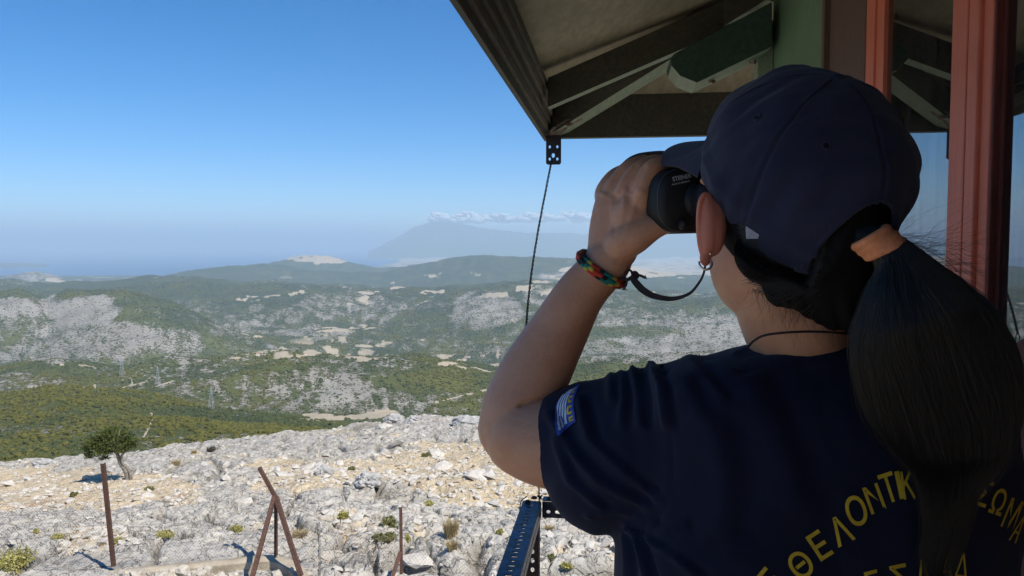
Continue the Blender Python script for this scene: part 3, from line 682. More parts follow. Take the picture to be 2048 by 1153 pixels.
    def window(frs, shs, g0, g1, z0, z1, mm=None):
        """stiles given as (u0, u1, outward step); glass between g0 and g1"""
        fr = MB(); a0 = min(x[0] for x in frs); a1 = max(x[1] for x in frs)
        for u0, u1, o_ in frs: wbox(fr, u0, u1, VW - o_, VW + .05, z0, z1)
        i0 = sorted(frs)[0][1] + .001; i1 = sorted(frs)[-1][0] - .001
        wbox(fr, i0, i1, VW - .024, VW + .05, z1 - .05, z1); wbox(fr, i0, i1, VW - .030, VW + .05, z0, z0 + .06)
        f = part(fr, 'window_frame', mm or M_red, .001)
        sh = MB()
        for u0, u1, o_ in shs: wbox(sh, u0, u1, VW - o_, VW + .03, z0 + .062, z1 - .052)
        wbox(sh, g0 + .001, g1 - .001, VW - .010, VW + .03, z1 - .09, z1 - .053); wbox(sh, g0 + .001, g1 - .001, VW - .010, VW + .03, z0 + .063, z0 + .10)
        part(sh, 'sash', mm or M_red, .001, None, False, f)
        gl = MB(); wbox(gl, g0 - .006, g1 + .006, VW + .002, VW + .006, z0 + .09, z1 - .08); part(gl, 'pane', M_glass, 0, None, False, f)
    J1 = ux(1726, VW - .010); J2 = ux(1742, VW - .010); K1 = ux(1745, VW - .006); K2 = ux(1761, VW - .006)
    A0, A1 = ux(1926, VW - .016), ux(1895, VW - .016)
    window([(J2, J1, .010), (A1 + .002, A1 + .008, .003)], [(K2, K1, .006), (A1 + .009, A1 + .014, .002)], A1 + .015, K2 - .001, -.62, .84)
    for (p0, p1, o_, m) in ((1926, 1895, .016, M_red), (1948, 1927.5, .019, M_red), (1976, 1955, .012, M_red)):
        mb = MB(); wbox(mb, ux(p0, VW - o_), ux(p1, VW - o_), VW - o_, VW + .05, H0, H1); part(mb, 'mullion', m, .003)
    mb = MB(); wbox(mb, ux(1955, VW - .012) + .001, ux(1948, VW - .019) - .001, VW - .002, VW + .05, H0, H1); part(mb, 'groove_strip', M_rdk, 0)
    E1 = ux(1976, VW - .012) - .001
    mb = MB(); wbox(mb, E1 - .006, E1, VW - .011, VW + .05, H0, H1); part(mb, 'shade_strip', M_rdk, .002)  # added dark strip: shaded side of the mullion put into the colour
    window([(.36, .40, .03), (E1 - .009, E1 - .007, .002)], [(.402, .43, .012), (E1 - .012, E1 - .010, .001)], .432, E1 - .013, -.62, .84, M_rdk)  # frame kept dark, its shade put into the colour
    window([(-.70, -.66, .03), (.27, .31, .03)], [(-.658, -.63, .012), (.24, .268, .012)], -.628, .238, -.62, .84)
    mb = MB(); wbox(mb, .3105, .3595, VW - .045, VW + .05, H0, H1); part(mb, 'mullion', M_red, .003)
    # wall below the windows and the rest of the cabin
    mb = MB(); wbox(mb, -2.4, UBR - .002, VW + .052, VW + .10, H0, -.622); part(mb, 'wall', M_br, .002)
    mb = MB(); wbox(mb, -2.4, -.702, VW + .001, VW + .06, -.620, H1); wbox(mb, -.698, UBR - .002, VW + .052, VW + .10, .842, .90); part(mb, 'wall', M_br, .002)
    mb = MB(); wbox(mb, UC - .06, UC, VW + .062, VR, H0, -.5); wbox(mb, UC - .06, UC, VW + .062, VR, .55, .70)
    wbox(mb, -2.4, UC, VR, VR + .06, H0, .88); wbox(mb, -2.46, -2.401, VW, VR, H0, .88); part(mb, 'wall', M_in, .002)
    for v in (VW + .062, 1.3, 2.1, VR - .06):
        mb = MB(); wbox(mb, UC - .058, UC - .002, v, v + .055, -.499, .549); part(mb, 'mullion', M_red)
    for v0, v1 in ((VW + .118, 1.299), (1.356, 2.099), (2.156, VR - .061)):
        mb = MB(); wbox(mb, UC - .035, UC - .030, v0, v1, -.499, .549); part(mb, 'pane', M_glass, 0)
    # curtain-like backing inside, keeps the room dark
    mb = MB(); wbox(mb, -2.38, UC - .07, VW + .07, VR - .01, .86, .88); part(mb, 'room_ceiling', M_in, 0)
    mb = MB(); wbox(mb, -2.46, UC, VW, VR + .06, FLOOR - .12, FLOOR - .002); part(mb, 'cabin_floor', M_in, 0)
    # added board: a slanted red reflection at the second window put into colour
    mb = MB(); mb.prism([W(1.055, VW - .022, -.135), W(.60, VW - .022, .06), W(.60, VW - .022, -.60), W(1.055, VW - .022, -.60)], VS * .018); part(mb, 'reflection_board', M_rdk, .003, 'added slanted dark red board standing in for a reflection at the second window')
    # stilts under the cabin down to the rock
    for u in (-2.2, .1, 2.4):
        for v in (.6, 2.75):
            p = W(u, v, 0); mb = MB(); wbox(mb, u - .08, u + .08, v - .08, v + .08, -7.0, FLOOR - .121); part(mb, 'stilt', M_dk)
def mk_glass():
    m = bpy.data.materials.new('window_glass'); m.use_nodes = True; t = m.node_tree; t.nodes.clear(); o = t.nodes.new('ShaderNodeOutputMaterial')
    gl = t.nodes.new('ShaderNodeBsdfGlossy'); gl.inputs['Roughness'].default_value = .012; tr = t.nodes.new('ShaderNodeBsdfTransparent'); tr.inputs[0].default_value = (.55, .6, .6, 1)
    df = t.nodes.new('ShaderNodeBsdfDiffuse'); df.inputs[0].default_value = (.10, .11, .12, 1)
    fr = t.nodes.new('ShaderNodeFresnel'); fr.inputs[0].default_value = 6.0
    tc = t.nodes.new('ShaderNodeTexCoord'); mp = t.nodes.new('ShaderNodeMapping'); mp.inputs['Scale'].default_value = (14, 14, .8); n = t.nodes.new('ShaderNodeTexNoise'); n.inputs['Scale'].default_value = 3; n.inputs['Detail'].default_value = 5
    mr = t.nodes.new('ShaderNodeMapRange'); mr.inputs[1].default_value = .4; mr.inputs[2].default_value = .8; mr.inputs[3].default_value = .04; mr.inputs[4].default_value = .22
    t.links.new(tc.outputs['Object'], mp.inputs[0]); t.links.new(mp.outputs[0], n.inputs[0]); t.links.new(n.outputs[0], mr.inputs[0])
    a = t.nodes.new('ShaderNodeMixShader'); b = t.nodes.new('ShaderNodeMixShader')
    t.links.new(fr.outputs[0], a.inputs[0]); t.links.new(tr.outputs[0], a.inputs[1]); t.links.new(gl.outputs[0], a.inputs[2])
    t.links.new(mr.outputs[0], b.inputs[0]); t.links.new(a.outputs[0], b.inputs[1]); t.links.new(df.outputs[0], b.inputs[2]); t.links.new(b.outputs[0], o.inputs[0]); return m
M_glass = mk_glass()
build_cabin()

# ------------------------------------------------------------------ bracket, wire, railing, balcony
def plate(name, o, ax, ay, w, h, th, holes, mats, parent, label=None):
    """flat plate in the plane ax, ay (unit vectors) from corner o, with real round holes"""
    az_ = ax.cross(ay).normalized(); cu = bpy.data.curves.new(name, 'CURVE'); cu.dimensions = '2D'; cu.fill_mode = 'BOTH'; cu.extrude = th / 2
    def ring(pts):
        s = cu.splines.new('POLY'); s.points.add(len(pts) - 1)
        for i, p in enumerate(pts): s.points[i].co = (p[0], p[1], 0, 1)
        s.use_cyclic_u = True
    c = .006; ring([(c, 0), (w - c, 0), (w, c), (w, h - c), (w - c, h), (c, h), (0, h - c), (0, c)] if name == 'plate' else [(0, 0), (w, 0), (w, h), (0, h)])
    for hx, hy, rx, ry in holes:
        ring([(hx + rx * math.cos(a * math.pi / 6), hy + ry * math.sin(a * math.pi / 6)) for a in range(12)])
    to = bpy.data.objects.new('tmp', cu); COL.objects.link(to); dg = bpy.context.evaluated_depsgraph_get(); me = bpy.data.meshes.new_from_object(to.evaluated_get(dg)); bpy.data.objects.remove(to)
    M = Matrix((ax.to_4d(), ay.to_4d(), az_.to_4d(), (0, 0, 0, 1))).transposed(); M[0][3], M[1][3], M[2][3] = o.x, o.y, o.z; M[3] = (0, 0, 0, 1)
    me.transform(M); ob = link(name, me, mats, parent)
    if label: ob['label'] = label
    return ob
M_ang = mat('black_steel_sky_blue', (.035, .060, .125), .38, metal=.35, c2=(.016, .018, .026), scale=38, bump=.35, bscale=70, ramp=(.42, .58), rvar=.12, detail=8, dist=.002)  # black steel, blue sky reflection put into its base colour
M_rust = mat('rusty_steel', (.15, .075, .05), .85, metal=.2, c2=(.055, .03, .022), scale=30, bump=.5, bscale=60, dist=.003)
def build_bracket():
    o = P(1092, 330, 3.13); root = empty('eave_bracket', P(1107, 265, 3.13), 'dark perforated steel bracket bolted under the eave corner of the roof', 'bracket')
    s = 3.13 / F; ax = VS.copy(); ay = ZS.copy()
    W_, H_ = 30 * s, 58 * s
    plate('plate', o, ax, ay, W_, H_, .003, [(7.5 * s, 11 * s, 2.2 * s, 3 * s), (22.5 * s, 11 * s, 2.2 * s, 3 * s), (7.5 * s, 35 * s, 2.2 * s, 3 * s), (22.5 * s, 35 * s, 2.2 * s, 3 * s), (14.5 * s, 18 * s, 3.2 * s, 4.5 * s)], M_stl2, root)
    # upper leg bent up against the hip rafter
    top = o + ay * H_; d = (W(UC, VW, .765) - W(UE, VE, .42)).normalized(); 
    mb = MB(); a = top + ax * 0; b = top + ax * W_; up = d * .115 + ZS * .004
    mb.prism([a, b, b + up * 0.35 + ZS * .014, a + up * .35 + ZS * .014], US * -.003)
    c0 = a + up * .35 + ZS * .014; c1 = b + up * .35 + ZS * .014
    mb.prism([c0, c1, c1 + d * .07, (c0 + c1) / 2 + d * .088, c0 + d * .07], ZS * -.003); mb.build('flange', M_steel, root)
    bc = (c0 + c1) / 2 + d * .040 - ZS * .004
    mb = MB(); mb.tube([bc, bc - ZS * .002, bc - ZS * .0021, bc - ZS * .010], [.017, .017, .010, .009], 12); mb.build('bolt_head', M_steel, root)
M_stl2 = mat('dark_steel_plate', (.035, .035, .05), .45, metal=.5, c2=(.06, .04, .035), scale=50)
build_bracket()
def build_wire():
    pts = [(1104, 318, 3.13), (1101, 334, 3.12), (1088, 400, 3.05), (1075, 470, 2.98), (1064, 540, 2.9), (1056, 610, 2.82), (1052.5, 655, 2.78)]
    A = catmull([tuple(P(*p)) for p in pts], 60); mb = MB(); N = len(A)
    for ph in (0, math.pi):
        q = []
        for i in range(N):
            t = A[min(i + 1, N - 1)] - A[max(i - 1, 0)]; t = t / np.linalg.norm(t); x = np.cross(t, (0, 1, 0)); x /= np.linalg.norm(x); y = np.cross(t, x); a = ph + i * .42
            q.append(Vector(A[i] + (x * math.cos(a) + y * math.sin(a)) * .0026))
        mb.tube(q, .0022, 5)
    root = mb.build('guy_wire', M_wire, None, True); tag(root, 'twisted dark wire hanging from the eave bracket down to the railing corner', 'wire')
    c = P(1052.5, 655, 2.78); e = P(1052, 664, 2.77); lo = [c + Vector((.006 * math.sin(a) * 1.0, 0, -.018 + .018 * math.cos(a))) for a in np.linspace(0, 2 * math.pi, 15)]
    mb = MB(); mb.tube(lo, .0018, 5, cap=False); mb.build('loop', M_wire, root, True)
    B = catmull([tuple(P(*p)) for p in [(1052, 673, 2.76), (1062, 760, 2.68), (1071, 860, 2.6), (1077, 960, 2.53), (1078.5, 1003, 2.515)]], 14)
    mb = MB(); mb.tube([Vector(p) for p in B], .0022, 6); 
    k = Vector(B[-1]) + Vector((0, 0, .014)); mb.tube([k, k + Vector((.010, -.004, .006))], .003, 6); mb.tube([k + Vector((-.006, 0, .004)), k + Vector((.006, .004, -.004))], .0035, 6)
    mb.build('lower_strand', M_wire, root, True)
M_wire = mat('dark_wire', (.03, .025, .025), .6, metal=.4, c2=(.05, .03, .025), scale=80)
build_wire()

def build_rail():
    c = P(1064, 1003, 2.50); cu_, cv_, cz = c.dot(US), c.dot(VS), c.z
    root = empty('balcony_railing', W(cu_, cv_, FLOOR), 'black railing of bolted slotted steel angle at the balcony corner, sky reflection in its blue colour', 'railing')
    wd, dp = .058, .052; pit = .030
    # side rail along u (towards the viewer): top flange with slots, inner web with holes
    L = cu_ + .9; u0 = cu_ - L
    hs = []
    n = int(L / pit)
    for i in range(n):
        y = .02 + i * pit; hs.append((.030, y, .009, .0052) if i % 2 == 0 else (.030, y, .013, .0052))
    plate('rail_flange', W(u0, cv_ - wd / 2, cz), VS.copy(), US.copy(), wd, L, .003, hs, M_ang, root)
    hs = []
    for i in range(n):
        hs.append((.02 + i * pit, .024, .0062 if i % 2 else .0085, .0070))
    plate('rail_web', W(u0, cv_ + wd / 2, cz - dp), US.copy(), ZS.copy(), L, dp - .002, .003, hs, M_ang, root)
    # front rail along v
    L2 = 1.2; n2 = int(L2 / pit)
    plate('rail_flange', W(cu_ + .004, cv_ + wd / 2 + .004, cz + .002), VS.copy(), US.copy(), L2, .042, .003, [(.02 + i * pit, .022, .011 if i % 2 else .007, .004) for i in range(n2)], M_ang, root)
    plate('rail_web', W(cu_ + .002, cv_ + wd / 2 + .004, cz - dp), VS.copy(), ZS.copy(), L2, dp, .003, [(.02 + i * pit, .019, .0095 if i % 2 else .0065, .0060) for i in range(n2)], M_ang, root)
    # corner upright
    plate('upright', W(cu_ - .052, cv_ + wd / 2 - .004, FLOOR - .02), US.copy(), ZS.copy(), .052, cz - dp - FLOOR + .015, .003, [(.026, .05 + i * .03, .006 if i % 2 else .0075, .0085) for i in range(24)], M_ang2, root, 'brown rusty slotted upright')
    plate('upright', W(cu_ + .0005, cv_ + wd / 2 - .048, FLOOR - .02), VS.copy(), ZS.copy(), .042, cz - FLOOR + .012, .003, [(.021, .05 + i * .03, .006, .0085) for i in range(24)], M_ang2, root)
    plate('upright', W(.2, cv_ + wd / 2 - .004, FLOOR - .02), US.copy(), ZS.copy(), .045, cz - dp - FLOOR + .015, .003, [(.026, .05 + i * .03, .006, .0085) for i in range(24)], M_ang2, root)
    plate('upright', W(cu_ + .0005, cv_ + 1.1, FLOOR - .02), VS.copy(), ZS.copy(), .042, cz - FLOOR - dp, .003, [(.021, .05 + i * .03, .006, .0085) for i in range(24)], M_ang2, root)
    for (u, v) in ((cu_ + .02, cv_ + .005), (cu_ + .022, cv_ + .055), (cu_ - .02, cv_ - .012)):
        b = W(u, v, cz + .003); mb = MB(); mb.tube([b, b + ZS * .004, b + ZS * .007], [.010, .010, .006], 10); mb.build('bolt_head', M_rust, root)
    mb = MB(); q = [W(cu_ + .03, cv_ - .02, cz + .005), W(cu_ + .012, cv_ - .036, cz - .004), W(cu_ - .02, cv_ - .037, cz - .02), W(cu_ - .04, cv_ - .034, cz - .05)]
    mb.tube([Vector(p) for p in catmull([tuple(x) for x in q], 6)], .002, 5); mb.build('binding_wire', M_wire, root)
    mb = MB()
    for i in range(26):
        v0 = cv_ - .05 + 0 ; u1 = cu_ + .06 - i * .14
        mb = MB(); wbox(mb, u1 - .135, u1, cv_ - .03, VW - .01 if u1 < UC else 2.9, FLOOR - .04, FLOOR); 
        o = mb.build('floor_board', M_dk, None, bevel=.002) if False else mb.build('floor_board', M_dk, BAL, bevel=.002)
        if u1 < -.9: break
M_ang2 = mat('rusty_slotted_steel', (.045, .028, .022), .7, metal=.3, c2=(.09, .045, .03), scale=40, bump=.4)
BAL = MB(); wbox(BAL, -1.0, 2.55, -.02, .1, FLOOR - .12, FLOOR - .045); wbox(BAL, -1.0, 2.55, .38, .48, FLOOR - .12, FLOOR - .045); BAL = BAL.build('balcony', M_dk, None, bevel=.002)
tag(BAL, 'boarded balcony floor on which the person stands beside the cabin', 'balcony')
build_rail()

# ------------------------------------------------------------------ fence with concrete kerb
M_conc = mat('old_concrete', (.50, .43, .33), .95, c2=(.36, .30, .22), scale=3, bump=.8, bscale=18, dist=.02, spec=.1)
fence = empty('wire_fence', ground_at(551, 1112), 'rusty chain link fence with leaning steel posts on a low concrete kerb', 'fence')
def gp(px, py, d): return P(px, py, d)
def angle_bar(a, b, w, name, label=None):
    a, b = Vector(a), Vector(b); d = (b - a).normalized(); x = d.cross(Vector((0, 1, 0))).normalized(); y = x.cross(d)
    t = w * .14; mb = MB(); pr = [(0, 0), (w, 0), (w, t), (t, t), (t, w), (0, w)]
    mb.loft([[a + x * (p[0] - w / 2) + y * p[1] for p in pr], [b + x * (p[0] - w / 2) + y * p[1] for p in pr]])
    o = mb.build(name, M_rust, fence, bevel=0); 
    if label: o['label'] = label
    return o
angle_bar(gp(225.5, 1134, 15.9), gp(204, 928, 15.7), .075, 'post', 'leaning rusty post with a free top')
angle_bar(gp(551, 1113, 15.6), gp(551, 1000, 15.6), .06, 'post'); angle_bar(gp(551, 998, 15.6), gp(517, 936, 15.9), .07, 'post_arm')
angle_bar(gp(502, 1160, 14.6), gp(548, 992, 15.5), .08, 'brace'); angle_bar(gp(600, 1152, 14.7), gp(550, 994, 15.5), .08, 'brace')
angle_bar(gp(802.5, 1160, 14.7), gp(801, 1015, 14.8), .055, 'post'); angle_bar(gp(782, 1162, 14.0), gp(801, 1104, 14.7), .075, 'brace')
def chain(a, b, h0, h1, hb0, hb1, name='chain_link', p=.075):
    """diamond mesh between top line and bottom line; a, b are (px, py_top, py_bottom, d)"""
    mb = MB(); (ax_, at, ab_, ad), (bx_, bt, bb_, bd) = a, b
    def pt(s, t):
        sag = 10 * math.sin(math.pi * s) * (1 - t); x = ax_ + (bx_ - ax_) * s; top = at + (bt - at) * s + sag; bot = ab_ + (bb_ - ab_) * s
        q = P(x, top + (bot - top) * t, ad + (bd - ad) * s); q.y += .04 * math.sin(s * 9) * math.sin(t * 3); return q
    Lw = (pt(1, .5) - pt(0, .5)).length; Hh = (pt(.5, 1) - pt(.5, 0)).length; ns = Lw / p; asp = Hh / Lw
    for sgn in (1, -1):
        k = -int(ns * asp) - 1
        while k < ns + ns * asp + 1:
            s0 = k / ns; pts = []
            for i in range(13):
                t = i / 12; s = s0 + sgn * t * asp
                if 0 <= s <= 1: pts.append(pt(s, t))
            if len(pts) > 1: mb.tube(pts, .0015, 3, cap=False)
            k += 1
    mb.tube([pt(i / 14, 0) for i in range(15)], .0026, 4); mb.tube([pt(i / 14, .5) for i in range(15)], .0022, 4)
    o = mb.build(name, M_fw, fence); o['kind'] = 'stuff'; return o
M_fw = mat('fence_wire', (.20, .18, .16), .6, metal=.4, c2=(.12, .08, .06), scale=50)
chain((-60, 1008, 1165, 16.4), (207, 984, 1136, 15.8), 0, 0, 0, 0)
chain((222, 1070, 1136, 15.9), (551, 1000, 1112, 15.6), 0, 0, 0, 0)
chain((551, 1000, 1112, 15.6), (801, 1082, 1160, 14.8), 0, 0, 0, 0)
chain((801, 1090, 1170, 14.8), (1040, 1128, 1180, 14.2), 0, 0, 0, 0)
def kerb():
    line = [(60, 1160, 16.0), (180, 1147, 16.0), (300, 1137, 15.9), (420, 1126, 15.8), (520, 1116, 15.7), (560, 1119, 15.6), (590, 1134, 15.2), (606, 1156, 14.7), (612, 1180, 14.2)]
    A = catmull([tuple(P(*l)) for l in line], 8); rings = []
    for i, p in enumerate(A):
        t = A[min(i + 1, len(A) - 1)] - A[max(i - 1, 0)]; t = Vector(t); t.z = 0; t.normalize(); n = t.cross(ZS); p = Vector(p); j = .012 * mnoise.noise(p * 3)
        if n.y > 0: n = -n
        rings.append([p + n * (.13 + j) + ZS * (-.03), p + n * (.14 + j) - ZS * .5, p - n * .13 - ZS * .5, p - n * (.12 + j) + ZS * (.01 + j), p - n * .0 + ZS * (.025 + j)])
    mb = MB(); mb.loft(rings); o = mb.build('kerb', M_conc, fence, bevel=.01); o['label'] = 'low tan concrete kerb'
kerb()
def low_wall():
    # rubble face below the kerb, towards the viewer
    mb = MB()
    for i in range(30):
        px = random.uniform(230, 600); py = random.uniform(1136, 1176); t = (px - 230) / 370; py = max(py, 1150 - 26 * t); d = 15.2 - (py - 1136) * .02
        c = P(px, py, d) - Vector((0, 0, .05)); s = random.uniform(.07, .16)
        bm = bmesh.new(); bmesh.ops.create_cube(bm, size=1.6); bmesh.ops.subdivide_edges(bm, edges=bm.edges, cuts=2, use_grid_fill=True)
        R3 = Matrix.Rotation(random.random() * 6, 3, 'Z') @ Matrix.Rotation(random.uniform(-.5, .5), 3, 'X')
        for v in bm.verts:
            q = v.co.normalized() * 1.05; v.co = v.co.lerp(q, .55) * (1 + .5 * mnoise.noise(v.co * 1.1 + Vector((i * 3.3, 0, 0)))); v.co = c + R3 @ (v.co * s * .9)
        me = bpy.data.meshes.new('stone'); bm.to_mesh(me); bm.free(); o = link('stone', me, M_stone, fence)
M_stone = mat('rubble_stone', (.55, .50, .42), .95, c2=(.38, .34, .28), scale=4, bump=.8, bscale=20, dist=.02, spec=.1)
low_wall()

# ------------------------------------------------------------------ windswept tree on the slope
def leaves(mb, c, r, n, size, flat=1.0, mi=0):
    for _ in range(n):
        v = Vector((random.gauss(0, 1), random.gauss(0, 1), random.gauss(0, 1))); v.normalize(); v *= random.random() ** .45
        p = Vector(c) + Vector((v.x * r[0], v.y * r[1], v.z * r[2])); a = Vector((random.gauss(0, 1), random.gauss(0, 1), random.gauss(0, .5) + .2)).normalized(); b = a.orthogonal().normalized()
        s = size * random.uniform(.6, 1.4); b = b * math.cos(random.random() * 6) + a.cross(b) * math.sin(random.random() * 6); e = a.cross(b).normalized()
        mb.add([p - b * s, p + e * s * .55, p + b * s, p - e * s * .55], [(0, 1, 2, 3)], mi)
def leaf_mat(name, a, b, sc=1.5):
    q = NB(name); g = q.n('ShaderNodeNewGeometry'); n = q.noise(g.outputs['Position'], sc, 3, .7); w_ = q.n('ShaderNodeTexWhiteNoise'); q.L(g.outputs['Position'], w_.inputs['Vector'])
    c = q.mix(q.rng(n, .35, .65), a, b); q.L(c, q.b.inputs['Base Color']); q.b.inputs['Roughness'].default_value = .6; q.b.inputs['Specular IOR Level'].default_value = .25
    tr = q.n('ShaderNodeBsdfTranslucent'); q.L(c, tr.inputs[0]); ms = q.n('ShaderNodeMixShader'); ms.inputs[0].default_value = .25
    out = q.t.nodes['Material Output']; q.L(q.b.outputs[0], ms.inputs[1]); q.L(tr.outputs[0], ms.inputs[2]); q.L(ms.outputs[0], out.inputs[0]); return q.m
def tree():
    d = 42; base = P(256, 962, d); base.z -= .1
    root = empty('windswept_tree', base, 'small windswept evergreen tree with a crooked double trunk alone on the bare slope', 'tree')
    mt = mat('grey_bark', (.13, .11, .09), .95, c2=(.26, .23, .19), scale=9, bump=.8, bscale=30, dist=.02)
    mb = MB(); s = d / F
    def tb(pts, r0, r1):
        A = catmull([tuple(P(*p)) for p in pts], 5); n = len(A); mb.tube([Vector(a) for a in A], [(r0 + (r1 - r0) * i / (n - 1)) * s for i in range(n)], 8)
    tb([(257, 972, d), (255, 952, d), (250, 940, d), (241, 926, d + .1), (235, 910, d + .1), (226, 895, d)], 6.5, 2.6)
    tb([(262, 970, d - .1), (261, 950, d - .1), (256, 938, d), (246, 928, d), (243, 914, d), (249, 902, d), (245, 890, d)], 3.6, 2.0)
    for e in [(195, 880), (180, 902), (205, 868), (225, 862), (250, 872), (262, 888), (212, 898), (240, 860)]:
        m0 = (232 + random.uniform(-6, 10), 905 - random.uniform(0, 10), d); tb([m0, ((m0[0] + e[0]) / 2, (m0[1] + e[1]) / 2 - 3, d + random.uniform(-.4, .4)), (e[0], e[1], d + random.uniform(-.8, .8))], 1.9, .5)
    mb.build('trunk', mt, root, True)
    mb = MB()
    cl = [(198, 892, 20, 13), (215, 878, 26, 18), (240, 880, 24, 17), (185, 905, 17, 11), (222, 862, 20, 9), (248, 868, 16, 11), (262, 888, 13, 11), (205, 905, 22, 9), (232, 895, 24, 12), (175, 893, 12, 10), (270, 880, 8, 6), (178, 913, 12, 5), (208, 916, 12, 4), (250, 898, 14, 6), (200, 872, 14, 8), (218, 884, 34, 22), (190, 885, 18, 14), (250, 884, 18, 16)]
    for px, py, rx, ry in cl:
        c = P(px, py, d + random.uniform(-.35, .35)); leaves(mb, c, (rx * s, rx * s * 1.0, ry * s), int(rx * ry * 2.6), .050)
    mb.build('crown', leaf_mat('oak_leaves', (.055, .08, .020), (.13, .15, .040), 3), root)
tree()

# ------------------------------------------------------------------ dry shrubs on the rock (each a thing)
M_sy = leaf_mat('yellow_green_spurge', (.36, .34, .10), (.48, .43, .17), 6); M_sd = leaf_mat('dry_grass', (.48, .38, .20), (.36, .27, .13), 6); M_sb = leaf_mat('dark_thorn_bush', (.06, .055, .04), (.12, .10, .07), 6); M_sg = leaf_mat('olive_cushion_plant', (.17, .18, .07), (.28, .26, .11), 6)
def tuft(px, py, w, h, m, label, cat='shrub', grass=False):
    g = ground_at(px, py + h * .35); s = g.y / F; mb = MB(); R_ = w * s / 2; Hh = h * s * 1.15
    if grass:
        for _ in range(240):
            a = random.random() * 6.28; r = random.random() ** .7 * R_ * .5; b = g + Vector((r * math.cos(a), r * math.sin(a), -.05)); o = Vector((math.cos(a), math.sin(a), 0)) * R_ * random.uniform(.2, .8)
            t = b + o + ZS * Hh * random.uniform(.6, 1.1); x = Vector((random.gauss(0, 1), random.gauss(0, 1), 0)).normalized() * .008; md_ = b + o * .35 + ZS * Hh * .6
            mb.add([b - x, b + x, md_ + x * .7, md_ - x * .7, t], [(0, 1, 2, 3), (3, 2, 4)])
    else:
        k = max(4, int(w / 7))
        for i in range(k):
            a = random.random() * 6.28; r = R_ * .62 * random.random() ** .5; c = g + Vector((r * math.cos(a), r * math.sin(a) * .8, Hh * random.uniform(.15, .45)))
            leaves(mb, c, (R_ * .48, R_ * .48, Hh * .42), 110, .022 + .0005 * g.y)
        for i in range(7):
            a = random.random() * 6.28; mb.tube([g - ZS * .06, g + Vector((math.cos(a) * R_ * .5, math.sin(a) * R_ * .5, Hh * .4))], .006, 4)
    o = mb.build('grass_tuft' if grass else ('thorn_bush' if m is M_sb else 'spurge_bush'), m)
    tag(o, label, 'grass tuft' if grass else cat, 'low plants on the bare rock')
    return o
tuft(22, 1122, 95, 38, M_sy, 'large yellow green cushion bush at the foot of the fence mesh, bottom left corner')
tuft(686, 1031, 24, 18, M_sy, 'bright yellow spurge bush uphill between the braced post and the single post')
tuft(779, 1044, 38, 24, M_sg, 'olive cushion plant just behind the single fence post with the brace')
tuft(815, 1078, 12, 12, M_sy, 'tiny yellow bush touching the right side of the single fence post')
tuft(998, 1066, 16, 12, M_sy, 'small bright yellow bush in the pale rock beside the railing')
tuft(902, 1062, 46, 36, M_sd, 'straw coloured grass tuft halfway between the single post and the railing', grass=True)
tuft(905, 1092, 34, 20, M_sd, 'low dry grass tuft just below the taller straw tuft', grass=True)
tuft(770, 1075, 55, 14, M_sg, 'flat olive plant mat behind the mesh under the cushion plant')
tuft(600, 1068, 50, 12, M_sd, 'flat dry tuft low behind the braced fence post', grass=True)
tuft(860, 1008, 30, 9, M_sy, 'low yellow mat along the rock ledge above the single post', )
tuft(425, 900, 30, 11, M_sb, 'dark thorn bush near the edge of the slope, below the scrub hills')
tuft(388, 905, 16, 8, M_sd, 'pale dry tuft just left of the dark thorn bush', grass=True)
tuft(352, 930, 24, 11, M_sd, 'dry tuft on the soil to the right of the tree trunk', grass=True)
tuft(300, 978, 26, 10, M_sg, 'olive plant on the slab right below the tree trunk')
tuft(148, 988, 22, 10, M_sg, 'olive plant on the rock between the fence post top and the left edge')
tuft(738, 960, 26, 12, M_sg, 'olive plant at the foot of the grey boulder in the soil')
tuft(850, 910, 20, 9, M_sg, 'small olive tuft in the soil left of the person elbow')
tuft(116, 1076, 28, 12, M_sy, 'yellow green plant behind the mesh left of the leaning post')
tuft(75, 1072, 20, 10, M_sy, 'smaller yellow green plant beside the yellow green one behind the left mesh')
tuft(232, 1082, 30, 12, M_sy, 'yellowish plant right of the leaning post near its foot')
tuft(330, 1072, 44, 10, M_sy, 'flat yellow green mat on the rock right of the leaning post')
tuft(475, 1058, 34, 12, M_sy, 'pale green mat left of the braced post')
tuft(1098, 1056, 26, 10, M_sd, 'dry tuft between the railing and the sleeve', grass=True)
tuft(1100, 1118, 18, 14, M_sg, 'olive plant in the dark cleft right of the railing upright')
tuft(1130, 1142, 34, 12, M_sy, 'yellow green plant at the bottom edge between railing and shirt')
tuft(705, 938, 20, 8, M_sg, 'olive tuft above the grey boulder in the soil')
def boulder(px, py, w, h, label, seed):
    g = ground_at(px, py + h * .4); s = g.y / F; bm = bmesh.new(); bmesh.ops.create_icosphere(bm, subdivisions=4, radius=1)
    for v in bm.verts:
        q = v.co.copy(); n = mnoise.fractal(q * 1.3 + Vector((seed, 0, 0)), .6, 2.2, 5); r = 1 + .38 * n; r -= .12 * abs(mnoise.noise(q * 4 + Vector((0, seed, 0)))); v.co = q * r
        v.co = Vector((v.co.x * w * s * .5, v.co.y * w * s * .42, v.co.z * h * s * .75))
    me = bpy.data.meshes.new('boulder'); bm.to_mesh(me); bm.free(); o = link('boulder', me, M_bld, None, False); o.location = g + ZS * h * s * .18; tag(o, label, 'boulder', 'grey boulders on the slope')
M_bld = mat('grey_limestone', (.50, .485, .455), .95, c2=(.30, .295, .285), scale=3.2, bump=.9, bscale=14, dist=.04, spec=.12)
boulder(735, 958, 52, 22, 'grey weathered boulder in the tan soil above the single fence post', 1.3)
boulder(648, 942, 34, 18, 'pale boulder at the upper edge of the tan soil, left of the grey one', 4.1)
boulder(788, 836, 40, 12, 'white boulder standing on the skyline edge of the slope', 7.7)
